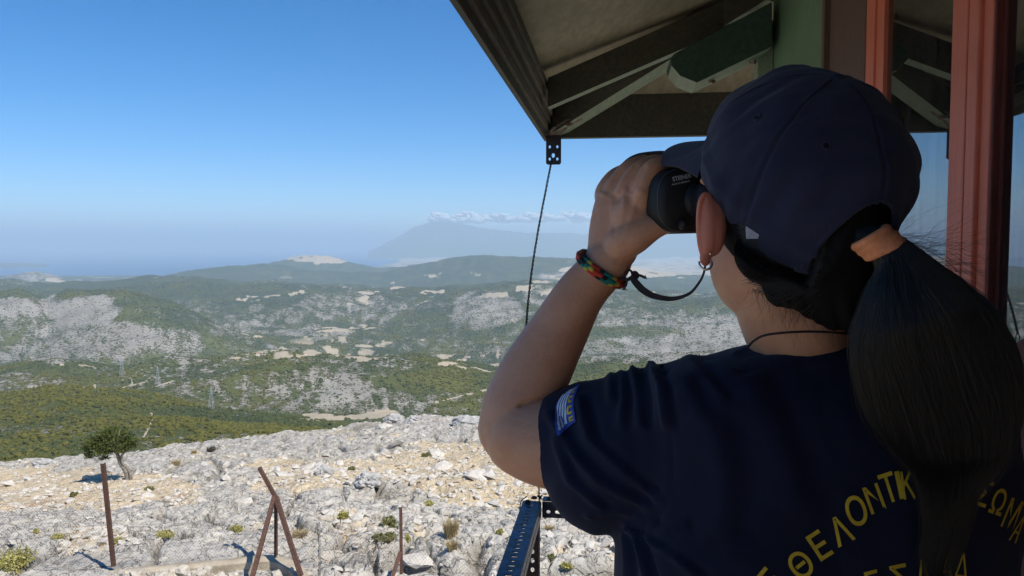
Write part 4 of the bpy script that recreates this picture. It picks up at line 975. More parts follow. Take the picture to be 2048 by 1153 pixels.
boulder(830, 838, 34, 12, 'second white boulder on the skyline edge, next to the first one', 9.2)
boulder(88, 926, 44, 12, 'flat white outcrop on the far edge at the left', 12.6)
boulder(935, 840, 60, 14, 'white outcrop on the skyline edge beside the elbow', 15.2)
boulder(310, 938, 20, 9, 'small dark grey boulder right of the tree', 18.8)
def rusty_bit():
    g = ground_at(650, 916); mb = MB(); mb.bar(g + Vector((-.18, 0, .06)), g + Vector((.2, .05, .03)), .06, .07); o = mb.build('steel_offcut', M_rust, bevel=.01); tag(o, 'short rusty piece of steel lying on the rock', 'scrap metal')
    g = ground_at(985, 1014); mb = MB(); mb.bar(g + Vector((-.26, .10, .10)), g + Vector((.24, -.14, .02)), .07, .035); o = mb.build('cleft_shade_bar', M_dk, bevel=.01); tag(o, 'dark bar standing in for a shaded rock cleft near the railing', 'cleft shade')  # dark bar stands in for a rock cleft, its shade in the colour
rusty_bit()

# ------------------------------------------------------------------ pylons and houses far below
def hill_at(px, py, dmin=300):
    X, Y, Z, rock, field, D, az, Ys = HD; a = ray(px, py); k = int(np.clip(np.searchsorted(az[:820], math.atan2(a.x, 1)), 0, 819))
    for i in range(len(Ys)):
        if Ys[i] > dmin and a.z * Ys[i] <= Z[i, k]: return Vector((a.x * Ys[i], Ys[i], Z[i, k]))
    return None
M_pyl = mat('pylon_steel', (.52, .55, .55), .6, metal=.2, c2=(.45, .48, .48))
def pylon(px, pyb, pyt, label):
    g = hill_at(px, pyb); s = g.y / F; H = (pyb - pyt) * s; mb = MB(); r = .0045 * H
    root = empty('power_pylon', g, label, 'pylon', 'lattice pylons in the valley')
    w0 = H * .10; lv = [0, .22, .42, .6, .75, .88, 1.0]
    def wd(t): return w0 * (1 - t) ** 1.1 + H * .012
    for sx in (-1, 1):
        for sy in (-1, 1):
            mb = MB(); mb.tube([g + Vector((sx * wd(t), sy * wd(t), H * t - (2 if t == 0 else 0))) for t in lv], r, 4); mb.build('leg', M_pyl, root)
    mb = MB()
    for a, b in zip(lv[:-1], lv[1:]):
        for (s0, s1) in (((-1, -1), (1, -1)), ((1, -1), (1, 1)), ((1, 1), (-1, 1)), ((-1, 1), (-1, -1))):
            mb.tube([g + Vector((s0[0] * wd(a), s0[1] * wd(a), H * a)), g + Vector((s1[0] * wd(b), s1[1] * wd(b), H * b))], r * .5, 3); mb.tube([g + Vector((s1[0] * wd(a), s1[1] * wd(a), H * a)), g + Vector((s0[0] * wd(b), s0[1] * wd(b), H * b))], r * .5, 3)
    mb.build('bracing', M_pyl, root)
    for t, wv in ((.68, .16), (.80, .13), (.92, .10)):
        mb = MB(); mb.tube([g + Vector((-H * wv, 0, H * t)), g + Vector((0, 0, H * (t + .035))), g + Vector((H * wv, 0, H * t))], r * .7, 4); mb.tube([g + Vector((-H * wv, 0, H * t)), g + Vector((H * wv, 0, H * t))], r * .6, 4); mb.build('cross_arm', M_pyl, root)
pylon(423, 822, 775, 'lattice pylon standing on the scrub slope nearest to the rocky hill')
pylon(316, 772, 735, 'lattice pylon between the looping dirt tracks')
pylon(244, 757, 716, 'lattice pylon on the ridge left of the looping tracks')
M_hw = mat('white_house_wall', (.72, .70, .64), .9, c2=(.62, .58, .50)); M_rf = mat('tile_roof', (.42, .24, .16), .9, c2=(.34, .20, .14))
def house(px, py, w, h, label, group='houses in the valley'):
    g = hill_at(px, py, 1500)
    if g is None: return
    s = g.y / F; a = random.uniform(-.5, .5); W_ = w * s; H_ = h * s; root = empty('house', g, label, 'house', group); X = Vector((math.cos(a), math.sin(a), 0)); Yv = ZS.cross(X)
    mb = MB(); mb.box(g + ZS * (H_ * .35), (X * W_ / 2, Yv * W_ * .35, ZS * H_ * .35)); mb.build('wall', M_hw, root)
    e = W_ / 2 * 1.06; f_ = W_ * .38; b = g + ZS * H_ * .702; mb = MB(); mb.prism([b + X * e - Yv * f_, b + X * e + Yv * f_, b + X * e + ZS * H_ * .3], -X * 2 * e); mb.build('roof', M_rf, root)
for i, (px, py, w_, h_, lb) in enumerate([(516, 716, 7, 7, 'white chapel like house on the green ridge above the fields'), (700, 744, 6, 4, 'white house at the near edge of the tan fields'), (935, 718, 10, 4, 'long pale farm building among trees left of the raised arm'), (965, 716, 7, 4, 'pale house right of the long farm building'),
    (845, 729, 5, 3, 'tiny white house in the trees between the tan fields'), (612, 722, 5, 3, 'tiny white house at the left end of the tan fields'), (400, 724, 6, 3, 'small white house beyond the rocky dome'), (690, 690, 5, 3, 'pale house in the stony fields of the valley floor'), (738, 688, 5, 3, 'pale house at the end of the light track')]):
    house(px, py, w_, h_, lb)

# ------------------------------------------------------------------ low clouds over the far mountain
def clouds():
    m = bpy.data.materials.new('cloud_white'); m.use_nodes = True; b = m.node_tree.nodes['Principled BSDF']; b.inputs['Base Color'].default_value = (.93, .93, .93, 1); b.inputs['Roughness'].default_value = 1; b.inputs['Specular IOR Level'].default_value = 0
    b.inputs['Subsurface Weight'].default_value = 0
    t = m.node_tree; lw = t.nodes.new('ShaderNodeLayerWeight'); lw.inputs[0].default_value = .35; tr = t.nodes.new('ShaderNodeBsdfTransparent'); ms = t.nodes.new('ShaderNodeMixShader'); mr = t.nodes.new('ShaderNodeMapRange'); mr.interpolation_type = 'SMOOTHSTEP'; mr.inputs[1].default_value = .35; mr.inputs[2].default_value = .95
    t.links.new(lw.outputs['Facing'], mr.inputs[0]); tl = t.nodes.new('ShaderNodeBsdfTranslucent'); tl.inputs[0].default_value = (.95, .95, .95, 1); m0 = t.nodes.new('ShaderNodeMixShader'); m0.inputs[0].default_value = .4; t.links.new(b.outputs[0], m0.inputs[1]); t.links.new(tl.outputs[0], m0.inputs[2]); t.links.new(mr.outputs[0], ms.inputs[0]); t.links.new(m0.outputs[0], ms.inputs[1]); t.links.new(tr.outputs[0], ms.inputs[2]); t.links.new(ms.outputs[0], t.nodes['Material Output'].inputs[0])
    d = 112000; s = d / F
    for (x0, x1, yb, ht, n, lb) in [(862, 960, 443, 20, 70, 'brightest bank of cloud right above the far mountain top'), (955, 1075, 441, 15, 60, 'middle bank of cloud to the right of the mountain top'), (1070, 1200, 440, 17, 60, 'bank of cloud ending behind the raised hand'), (1330, 1420, 462, 10, 20, 'cloud between the hand and the face')]:
        mb = MB()
        for i in range(n):
            u = random.random(); px = x0 + (x1 - x0) * u; hh = ht * (.35 + .65 * abs(math.sin(u * 5 + x0))) ; py = yb - random.random() ** 1.3 * hh; r = random.uniform(4, 9) * s * (1 - .5 * (yb - py) / ht)
            c = P(px, py, d + random.uniform(-6000, 9000)); mb.ell(c, (Vector((r * 1.7, 0, 0)), Vector((0, r * 1.5, 0)), Vector((0, 0, r * .85))), 14, 9)
        o = mb.build('cloud', m, None, True); tag(o, lb, 'cloud', 'low clouds over the far mountain')
        rm = o.modifiers.new('r', 'REMESH'); rm.mode = 'VOXEL'; rm.voxel_size = 130; rm.use_smooth_shade = True; dm = o.modifiers.new('d', 'DISPLACE'); tx = bpy.data.textures.new('cl', 'CLOUDS'); tx.noise_scale = 700; dm.texture = tx; dm.strength = 180; dm.texture_coords = 'GLOBAL'
clouds()
# ------------------------------------------------------------------ the person
person = empty('person', P(1600, 500, .80) * 1.0, 'person seen from behind in navy cap and navy shirt with yellow lettering, looking through binoculars', 'person')
person.location = Vector((.31, .86, FLOOR))
def remeshed(mb, voxel, smooth_it=6, name='tmp', pre=0):
    me = mb.mesh(name); o = bpy.data.objects.new(name, me); COL.objects.link(o)
    r_ = o.modifiers.new('r', 'REMESH'); r_.mode = 'VOXEL'; r_.voxel_size = voxel; r_.adaptivity = 0
    s_ = o.modifiers.new('s', 'SMOOTH'); s_.factor = .6; s_.iterations = smooth_it
    dg = bpy.context.evaluated_depsgraph_get(); out = bpy.data.meshes.new_from_object(o.evaluated_get(dg)); bpy.data.objects.remove(o); out.name = name; return out
def co_of(me): a = np.empty(len(me.vertices) * 3, np.float32); me.vertices.foreach_get('co', a); return a.reshape(-1, 3).astype(float)
def no_of(me): a = np.empty(len(me.vertices) * 3, np.float32); me.vertices.foreach_get('normal', a); return a.reshape(-1, 3).astype(float)
def set_co(me, a): me.vertices.foreach_set('co', np.asarray(a, np.float32).ravel()); me.update()
def pxpath(pts):
    """[(px, py, d, half width px)] -> points, radii"""
    A = catmull(pts, 5); return [P(a[0], a[1], a[2]) for a in A], [a[3] * a[2] / F for a in A]
def limb(mb, pts, n=20, sq=None):
    p, r = pxpath(pts); mb.tube(p, r, n)
    for q, rr in ((p[0], r[0]), (p[-1], r[-1])): mb.ell(q, (Vector((rr, 0, 0)), Vector((0, rr, 0)), Vector((0, 0, rr))), 16, 10)

HC = P(1574, 405, .745)                                             # centre of the skull
FW = Vector((-.30, .954, .04)).normalized(); LF = ZS.cross(FW).normalized(); UPH = FW.cross(LF).normalized()
if LF.x > 0: LF = -LF
UPH = Vector((0, 0, 1)) - FW * FW.z; UPH.normalize()
def Hd(f, l, u): return HC + FW * f + LF * l + UPH * u

SK = MB()
# head
SK.ell(Hd(-.012, 0, .018), (FW * .088, LF * .069, UPH * .092), 32, 22)
SK.ell(Hd(.030, 0, -.058), (FW * .058, LF * .052, UPH * .060), 24, 16)      # jaw
SK.ell(Hd(.055, 0, -.088), (FW * .022, LF * .024, UPH * .018), 16, 10)      # chin
SK.ell(Hd(.080, 0, -.030), (FW * .022, LF * .012, UPH * .024), 14, 10)      # nose
SK.ell(Hd(.094, 0, -.042), (FW * .011, LF * .014, UPH * .009), 14, 10)
SK.ell(Hd(.076, 0, -.066), (FW * .012, LF * .021, UPH * .005), 14, 8); SK.ell(Hd(.074, 0, -.074), (FW * .012, LF * .018, UPH * .005), 14, 8)   # lips
SK.ell(Hd(.066, .030, -.028), (FW * .022, LF * .022, UPH * .022), 14, 10); SK.ell(Hd(.066, -.030, -.028), (FW * .022, LF * .022, UPH * .022), 14, 10)
SK.ell(Hd(.076, 0, .022), (FW * .014, LF * .05, UPH * .010), 18, 8)         # brow
for s_ in (1, -1): SK.ell(Hd(.070, s_ * .031, .000), (FW * .012, LF * .013, UPH * .011), 14, 10)   # eyelids
# neck and upper trunk
limb(SK, [(1556, 500, .752, 92), (1562, 580, .765, 96), (1585, 650, .778, 98), (1610, 705, .795, 98), (1630, 760, .815, 110)], 28)
limb(SK, [(1440, 800, .82, 85), (1635, 790, .82, 120), (1860, 800, .83, 85)], 24)
limb(SK, [(1635, 820, .83, 150), (1635, 950, .83, 190), (1632, 1100, .83, 190), (1628, 1300, .84, 200), (1628, 1700, .86, 215)], 24)
for s_ in (1, -1):                                                       # legs down to the boards
    hip = Vector((.33 + s_ * .09, .86, -.70)); SK.tube([hip + Vector((0, 0, .08)), hip, Vector((hip.x, .86, -1.08)), Vector((hip.x, .85, -1.48))], [.09, .085, .052, .038], 16)
    SK.ell((hip.x, .90, -1.52), (Vector((.045, 0, 0)), Vector((0, .125, 0)), Vector((0, 0, .036))), 16, 10)
# left arm: upper arm, elbow, forearm
limb(SK, [(1420, 830, .80, 84), (1330, 855, .815, 88), (1220, 880, .84, 92), (1120, 888, .865, 93), (1050, 872, .885, 84), (1026, 858, .895, 72)], 28)
limb(SK, [(1030, 858, .895, 74), (1040, 815, .90, 76), (1070, 748, .905, 72), (1118, 662, .905, 60), (1158, 592, .90, 51), (1196, 548, .893, 47), (1218, 524, .888, 46)], 28)
SK.ell(P(1012, 868, .905), (Vector((.030, 0, 0)), Vector((0, .03, 0)), Vector((0, 0, .034))), 18, 12)  # elbow point
# right arm, behind the body
A_ = [Vector((.46, .80, -.22)), Vector((.47, .90, -.30)), Vector((.42, .985, -.315)), Vector((.385, 1.0, -.27)), Vector((.335, .985, -.14)), Vector((.285, .95, -.035))]
SK.tube(A_, [.048, .044, .040, .038, .032, .025], 18)

MIRR = lambda p: p - LF * 2 * (p - HC).dot(LF)
def hand(mirror):
    mm = MIRR if mirror else (lambda p: p)
    def tubeP(pts, n=16, ball=True):
        p, r = pxpath(pts); p = [mm(q) for q in p]; SK.tube(p, r, n)
        if ball:
            for q, rr in ((p[0], r[0]), (p[-1], r[-1])): SK.ell(q, (Vector((rr, 0, 0)), Vector((0, rr, 0)), Vector((0, 0, rr))), 14, 10)
    s = .88 / F
    # palm: flattened sections from wrist to knuckles
    secs = [((1218, 524, .888), 46, 34), ((1228, 495, .888), 50, 34), ((1238, 465, .888), 58, 34), ((1245, 430, .889), 60, 30), ((1248, 400, .892), 56, 26), ((1250, 386, .894), 48, 20)]
    axd = Vector((.84, -.52, .0)).normalized(); rings = []
    C = catmull([(c[0], c[1], c[2], a, b) for c, a, b in secs], 4)
    for c in C:
        cc = P(c[0], c[1], c[2]); a, b = c[3] * s * 1.12, c[4] * s; up = Vector((.05, .1, .99)).normalized(); nrm = up.cross(axd).normalized()
        rings.append([mm(cc + axd * a * math.copysign(abs(math.cos(t)) ** .8, math.cos(t)) + nrm * b * math.copysign(abs(math.sin(t)) ** .9, math.sin(t))) for t in np.linspace(0, 2 * math.pi, 28, endpoint=False)])
    SK.loft(rings)
    # fingers: index nearest, little finger farthest
    tubeP([(1283, 408, .868, 21), (1282, 388, .866, 23), (1293, 358, .866, 20.5), (1307, 338, .868, 20.5), (1330, 330, .876, 18), (1356, 336, .885, 16), (1372, 346, .89, 13)])
    tubeP([(1256, 408, .885, 20), (1252, 385, .884, 22), (1266, 355, .885, 20), (1283, 338, .888, 19), (1308, 326, .896, 17), (1336, 326, .905, 15), (1350, 334, .91, 12)])
    tubeP([(1230, 408, .900, 19), (1226, 383, .902, 20), (1240, 358, .903, 18.5), (1258, 338, .906, 18), (1284, 326, .914, 16), (1312, 325, .922, 14), (1325, 332, .926, 11)])
    tubeP([(1208, 410, .912, 17), (1206, 388, .916, 17.5), (1216, 367, .919, 16), (1232, 350, .924, 15), (1256, 340, .931, 13.5), (1280, 340, .938, 12), (1292, 346, .94, 10)])
    # thumb leaves the side of the palm, runs under the barrel
    tubeP([(1240, 492, .874, 34), (1272, 472, .866, 35), (1306, 456, .862, 26), (1335, 449, .862, 19), (1365, 447, .864, 17), (1392, 444, .868, 16), (1408, 440, .872, 13)])
    SK.ell(mm(P(1268, 440, .875)), (Vector((.024, 0, 0)), Vector((0, .018, 0)), Vector((0, 0, .034))), 16, 12)
hand(False); hand(True)
skin_me = remeshed(SK, .0023, 5, 'body')
# relief: creases between fingers, tendons, ear is its own fine mesh
M_skin = None
def skin_mat():
    q = NB('skin'); tc = q.n('ShaderNodeTexCoord'); pos = tc.outputs['Object']; n1 = q.noise(pos, 9, 4, .6); n2 = q.noise(pos, 260, 3, .6); n3 = q.noise(pos, 45, 4, .6)
    c = q.mix(q.rng(n1, .35, .65), (.68, .35, .21), (.56, .27, .15)); c = q.mix(q.rng(n3, .4, .8, 0, .35), c, (.52, .22, .15))
    q.L(c, q.b.inputs['Base Color']); q.b.inputs['Roughness'].default_value = .52; q.b.inputs['Specular IOR Level'].default_value = .38
    q.b.inputs['Subsurface Weight'].default_value = .18; q.b.inputs['Subsurface Radius'].default_value = (1, .32, .16); q.b.inputs['Subsurface Scale'].default_value = .006
    bp = q.n('ShaderNodeBump'); bp.inputs['Strength'].default_value = .6; bp.inputs['Distance'].default_value = .0010; q.L(q.math('ADD', n2, n3), bp.inputs['Height']); q.L(bp.outputs[0], q.b.inputs['Normal']); return q.m
M_skin = skin_mat()
def project_all(V):
    yc = V[:, 1] * CT - V[:, 2] * ST; zc = V[:, 1] * ST + V[:, 2] * CT; return CW / 2 + F * V[:, 0] / yc, CH / 2 - F * zc / yc
def sculpt_body():
    V = co_of(skin_me); N = no_of(skin_me); px, py = project_all(V); facing = (V * N).sum(1) < 0; nearhand = (V[:, 1] > .80) & facing
    d = np.zeros(len(V))
    def groove(pts, wd, dep):
        nonlocal d
        q = poly_d(px, py / 1.6 * 1.6, pts); d = d - np.where(nearhand, dep * np.exp(-(q / wd) ** 2), 0)
    groove([(1262, 384), (1276, 360), (1290, 334)], 3.0, .0022); groove([(1238, 382), (1252, 358), (1272, 332)], 3.0, .0020); groove([(1216, 384), (1228, 362), (1246, 344)], 2.6, .0016)
    groove([(1262, 384), (1258, 400)], 7, .0012); groove([(1238, 384), (1238, 402)], 7, .0012)          # knuckle valleys
    for pl in ([(1272, 396), (1262, 440), (1240, 490)], [(1250, 396), (1244, 440), (1232, 490)], [(1224, 396), (1226, 440), (1222, 480)]): groove(pl, 6, -.0011)
    for kx, ky in ((1282, 385), (1252, 382), (1226, 382), (1206, 388)): groove([(kx, ky), (kx + 1, ky + 2)], 9, -.0018)
    groove([(1130, 792), (1088, 796), (1052, 806), (1040, 812)], 5, .005)                                   # elbow fold
    groove([(1460, 560), (1500, 640), (1515, 690)], 12, -.0025); groove([(1425, 560), (1460, 640)], 10, .001)      # neck tendon
    V = V + N * d[:, None]; set_co(skin_me, V)
sculpt_body()
body = link('body', skin_me, M_skin, person, True)

# ear, fused from a rim, a concha and a lobe, seen from behind
EM = MB(); ED = .722
def ep(px, py, dd=0): return P(px, py, ED + dd)
rim = catmull([tuple(ep(1432, 418, .008)), tuple(ep(1424, 396, .004)), tuple(ep(1411, 388, 0)), tuple(ep(1401, 402, -.001)), tuple(ep(1397, 430, -.001)), tuple(ep(1397, 462, 0)), tuple(ep(1400, 490, .001)), tuple(ep(1406, 512, .002))], 6)
EM.tube([Vector(p) for p in rim], [5.2 * ED / F * (1 - .15 * abs(i / 42 - .5)) for i in range(len(rim))], 12)
EM.ell(ep(1410, 452, .003), (Vector((.0064, .003, 0)), Vector((-.004, .009, 0)), Vector((0, 0, .031))), 18, 14)
EM.ell(ep(1417, 453, .003), (Vector((.009, .003, 0)), Vector((-.003, .0095, 0)), Vector((0, 0, .029))), 18, 14); EM.ell(ep(1426, 455, .005), (Vector((.012, .004, 0)), Vector((-.004, .010, 0)), Vector((0, 0, .027))), 18, 14)
EM.ell(ep(1411, 515, .003), (Vector((.0058, .002, 0)), Vector((-.001, .0042, 0)), Vector((0, 0, .0085))), 16, 12)
ear_me = remeshed(EM, .0010, 6, 'ear')
mear = M_skin.copy(); mear.name = 'ear_skin'; b_ = mear.node_tree.nodes['Principled BSDF']; b_.inputs['Subsurface Weight'].default_value = .45; b_.inputs['Subsurface Scale'].default_value = .012
for n_ in mear.node_tree.nodes:
    if n_.type == 'MIX': [setattr(n_.inputs[k], 'default_value', (.60, .22, .145, 1)) for k in (6, 7) if not n_.inputs[k].is_linked]
ear = link('ear', ear_me, mear, person, True)
def hoop():
    c = ep(1411, 527, -.0005); r = 12.5 * ED / F; mb = MB(); mb.tube([c + Vector((math.cos(a) * r, math.sin(a) * r * .5, math.sin(a) * r)) + Vector((0, 0, -.0 )) for a in np.linspace(2.9, 6.9, 26)], .0011, 8)
    mb.build('earring', mat('silver', (.80, .78, .72), .22, metal=1), person, True)
    mb = MB(); q = ep(1421, 508, -.004); mb.ell(q, (Vector((.0013, 0, 0)), Vector((0, .0013, 0)), Vector((0, 0, .0013))), 10, 8); mb.build('ear_stud', mat('silver_stud', (.8, .78, .72), .2, metal=1), person, True)
hoop()

# ---------------------------------------------- shirt
TB = math.radians(15); AX = Vector((math.cos(TB), math.sin(TB), 0)); BX = Vector((-math.sin(TB), math.cos(TB), 0))
def torso_ring(py, l, r, d, b, n=72, sq=.85):
    cx = (l + r) / 2; c = P(cx, py, d); vd = Vector((c.x, c.y, 0)).normalized(); pd = Vector((vd.y, -vd.x, 0)); hw = (r - l) / 2 * d / F * (vd.y)
    ca, cb = AX.dot(pd), BX.dot(pd); a = math.sqrt(max((hw ** 2 - (b * cb) ** 2) / ca ** 2, .02 ** 2)); out = []
    for t in np.linspace(0, 2 * math.pi, n, endpoint=False):
        x = math.copysign(abs(math.cos(t)) ** sq, math.cos(t)); y = math.copysign(abs(math.sin(t)) ** sq, math.sin(t)); out.append(c + AX * a * x + BX * b * y)
    return out
SH = MB()
secs = [(1560, 1225, 2030, .86, .128), (1400, 1222, 2035, .85, .128), (1250, 1228, 2035, .845, .126), (1153, 1234, 2030, .84, .126), (1050, 1238, 2042, .832, .126), (980, 1262, 2040, .828, .124), (900, 1275, 2032, .825, .120), (830, 1278, 2015, .822, .112),
        (780, 1284, 1985, .818, .100), (748, 1296, 1945, .815, .088), (728, 1320, 1900, .812, .078), (714, 1390, 1900, .810, .072), (700, 1445, 1880, .806, .068), (690, 1478, 1840, .802, .064)]
CS = catmull(secs, 3); SH.loft([torso_ring(*c) for c in CS])
# left sleeve
def sleeve_ring(px, py, d, hv, hd, tilt=0, n=48):
    c = P(px, py, d); ax = Vector((math.sin(tilt), 0, math.cos(tilt))); by = Vector((.25, .97, 0)).normalized()
    return [c + ax * (hv * d / F) * math.sin(t) + by * hd * math.cos(t) for t in np.linspace(0, 2 * math.pi, n, endpoint=False)]
sl = [(1440, 860, .805, 110, .07, 0), (1380, 878, .81, 152, .075, 0), (1320, 888, .818, 168, .078, 0), (1260, 897, .83, 168, .078, .06), (1205, 902, .842, 162, .074, .16), (1160, 892, .855, 140, .069, .26), (1122, 872, .868, 108, .062, .26), (1094, 862, .876, 84, .057, .2), (1078, 858, .882, 64, .050, .15)]
SH.loft([sleeve_ring(*c) for c in catmull(sl, 4)])
SH.ell(P(1188, 1018, .842), (Vector((.026, 0, 0)), Vector((0, .050, 0)), Vector((0, 0, .024))), 20, 12)     # drooping hem of the sleeve
# right sleeve (hidden side)
SH.tube([Vector((.45, .82, -.19)), Vector((.475, .87, -.25)), Vector((.465, .94, -.29))], [.075, .072, .066], 20)
shirt_me = remeshed(SH, .0042, 10, 't_shirt')
def sculpt_shirt():
    V = co_of(shirt_me); N = no_of(shirt_me); px, py = project_all(V); vis = (V * N).sum(1) < .02
    x, y, z = V.T; d = np.zeros(len(V))
    # broad soft folds
    t1 = fbm(px / 150 + .3 * fbm(px / 300, py / 300, 2, 5), py / 260, 3, 71); d += .0035 * t1
    def fold(pts, wd, dep, sharp=1):
        nonlocal d
        q = poly_d(px, py, pts); d = d + np.where(vis, 1.3 * dep * np.exp(-(q / wd) ** (2 * sharp)), 0)
    # folds gathering at the shoulder seam
    for (pl, w_, a_) in [([(1293, 712), (1322, 770), (1338, 850)], 9, .006), ([(1262, 722), (1276, 790), (1280, 850)], 10, .005), ([(1306, 716), (1318, 735)], 8, .005), ([(1240, 730), (1246, 800), (1240, 850)], 8, .003), ([(1345, 708), (1400, 716), (1470, 740)], 12, .005), ([(1380, 720), (1440, 790)], 14, .003), ([(1222, 745), (1222, 800)], 8, .003),
        ([(1160, 800), (1180, 880), (1260, 950), (1310, 990)], 10, .0045), ([(1100, 830), (1140, 900), (1200, 960), (1290, 1010)], 12, .005), ([(1110, 880), (1140, 960), (1200, 1010)], 10, .004), ([(1130, 820), (1150, 850)], 8, -.002), ([(1180, 1030), (1240, 1025), (1300, 1040)], 9, .005),
        ([(1255, 1052), (1290, 1075), (1350, 1110), (1400, 1153)], 8, .006), ([(1262, 1060), (1285, 1110), (1300, 1170)], 8, .006), ([(1250, 1070), (1256, 1120), (1255, 1170)], 7, .005), ([(1270, 1052), (1330, 1060), (1370, 1050)], 8, .005), ([(1272, 1046), (1300, 1020), (1330, 990)], 9, .004),
        ([(1420, 840), (1450, 950), (1440, 1060)], 30, .003), ([(1500, 760), (1560, 900), (1590, 1000)], 34, .003), ([(1370, 760), (1400, 830)], 18, .002)]:
        fold(pl, w_, a_); fold([(a + w_ * 1.7, b + 3) for a, b in pl], w_ * .9, -a_ * .7)
    fold([(1470, 704), (1490, 694), (1540, 690), (1600, 694), (1680, 702), (1760, 708)], 6, .0028); fold([(1474, 716), (1494, 707), (1540, 703), (1600, 707), (1680, 715), (1760, 721)], 3, -.0012)
    # stitched armhole seam
    fold([(1296, 716), (1320, 760), (1338, 830), (1345, 900), (1342, 960), (1325, 1020), (1300, 1062)], 3.2, -.0018)
    # hem of sleeve: thicker double band
    V = V + N * d[:, None]; set_co(shirt_me, V)
sculpt_shirt()
M_navy = mat('navy_jersey', (.0065, .0085, .026), .9, c2=(.010, .0125, .034), scale=10, bump=.5, bscale=900, spec=.25, dist=.0006)
M_navy.node_tree.nodes['Principled BSDF'].inputs['Sheen Weight'].default_value = .06
shirt = link('t_shirt', shirt_me, M_navy, person, True)
ss = shirt.modifiers.new('s', 'SMOOTH'); ss.factor = .4; ss.iterations = 2
tv = co_of(shirt_me); SB = BVHTree.FromPolygons([tuple(v) for v in tv], [tuple(p.vertices) for p in shirt_me.polygons])
# collar ribbing
def collar():
    pts = [(1470, 702, .765), (1492, 688, .745), (1535, 684, .722), (1590, 690, .712), (1650, 700, .712), (1710, 706, .722), (1760, 704, .75), (1780, 696, .79), (1730, 680, .86), (1600, 672, .87), (1500, 680, .83), (1470, 694, .79)]
    A = catmull([tuple(P(*p)) for p in pts] + [tuple(P(*pts[0]))], 6); mb = MB(); mb.tube([Vector(a) for a in A], .0042, 10); mb.build('collar', M_navy, person, True)
# trousers
mb = MB()
for s_ in (1, -1):
    hip = Vector((.33 + s_ * .09, .86, -.70)); mb.tube([hip + Vector((0, 0, .16)), hip + Vector((0, 0, .02)), Vector((hip.x, .86, -1.08)), Vector((hip.x, .86, -1.50))], [.115, .105, .075, .062], 20)
tr_me = remeshed(mb, .008, 4, 'trousers'); link('trousers', tr_me, mat('dark_trousers', (.02, .022, .035), .9, c2=(.03, .032, .045), scale=20), person, True)
for s_ in (1, -1):
    mb = MB(); mb.ell((.33 + s_ * .09, .905, FLOOR + .042), (Vector((.052, 0, 0)), Vector((0, .14, 0)), Vector((0, 0, .042))), 20, 12); mb.build('shoe', M_stl2, person, True)

# lettering printed on the back, laid on the cloth
M_yel = mat('yellow_print', (.80, .56, .05), .7, c2=(.62, .42, .04), scale=60, spec=.2)
def on_shirt(px, py, lift=.0012, fallback=.70):
    d = ray(px, py).normalized(); h = SB.ray_cast(Vector((0, 0, 0)), d)
    if h[0] is None: return None
    return h[0] + h[1] * lift if h[1].dot(d) < 0 else h[0] - h[1] * lift
def text_mesh(ch, bold=.012):
    cu = bpy.data.curves.new('txt', 'FONT'); cu.body = ch; cu.size = 1; cu.align_x = 'CENTER'; cu.align_y = 'CENTER'; cu.offset = bold; cu.resolution_u = 4
    o = bpy.data.objects.new('txt', cu); COL.objects.link(o); dg = bpy.context.evaluated_depsgraph_get(); me = bpy.data.meshes.new_from_object(o.evaluated_get(dg)); bpy.data.objects.remove(o)
    bm = bmesh.new(); bm.from_mesh(me); bmesh.ops.triangulate(bm, faces=bm.faces); 
    for _ in range(2):
        es = [e for e in bm.edges if e.calc_length() > .12]
        if es: bmesh.ops.subdivide_edges(bm, edges=es, cuts=1); bmesh.ops.triangulate(bm, faces=bm.faces)
    v = np.array([p.co[:2] for p in bm.verts]); f = [[q.index for q in p.verts] for p in bm.faces]; bm.free()
    v = v - (v.max(0) + v.min(0)) / 2; h = v[:, 1].max() - v[:, 1].min(); return v / h, f
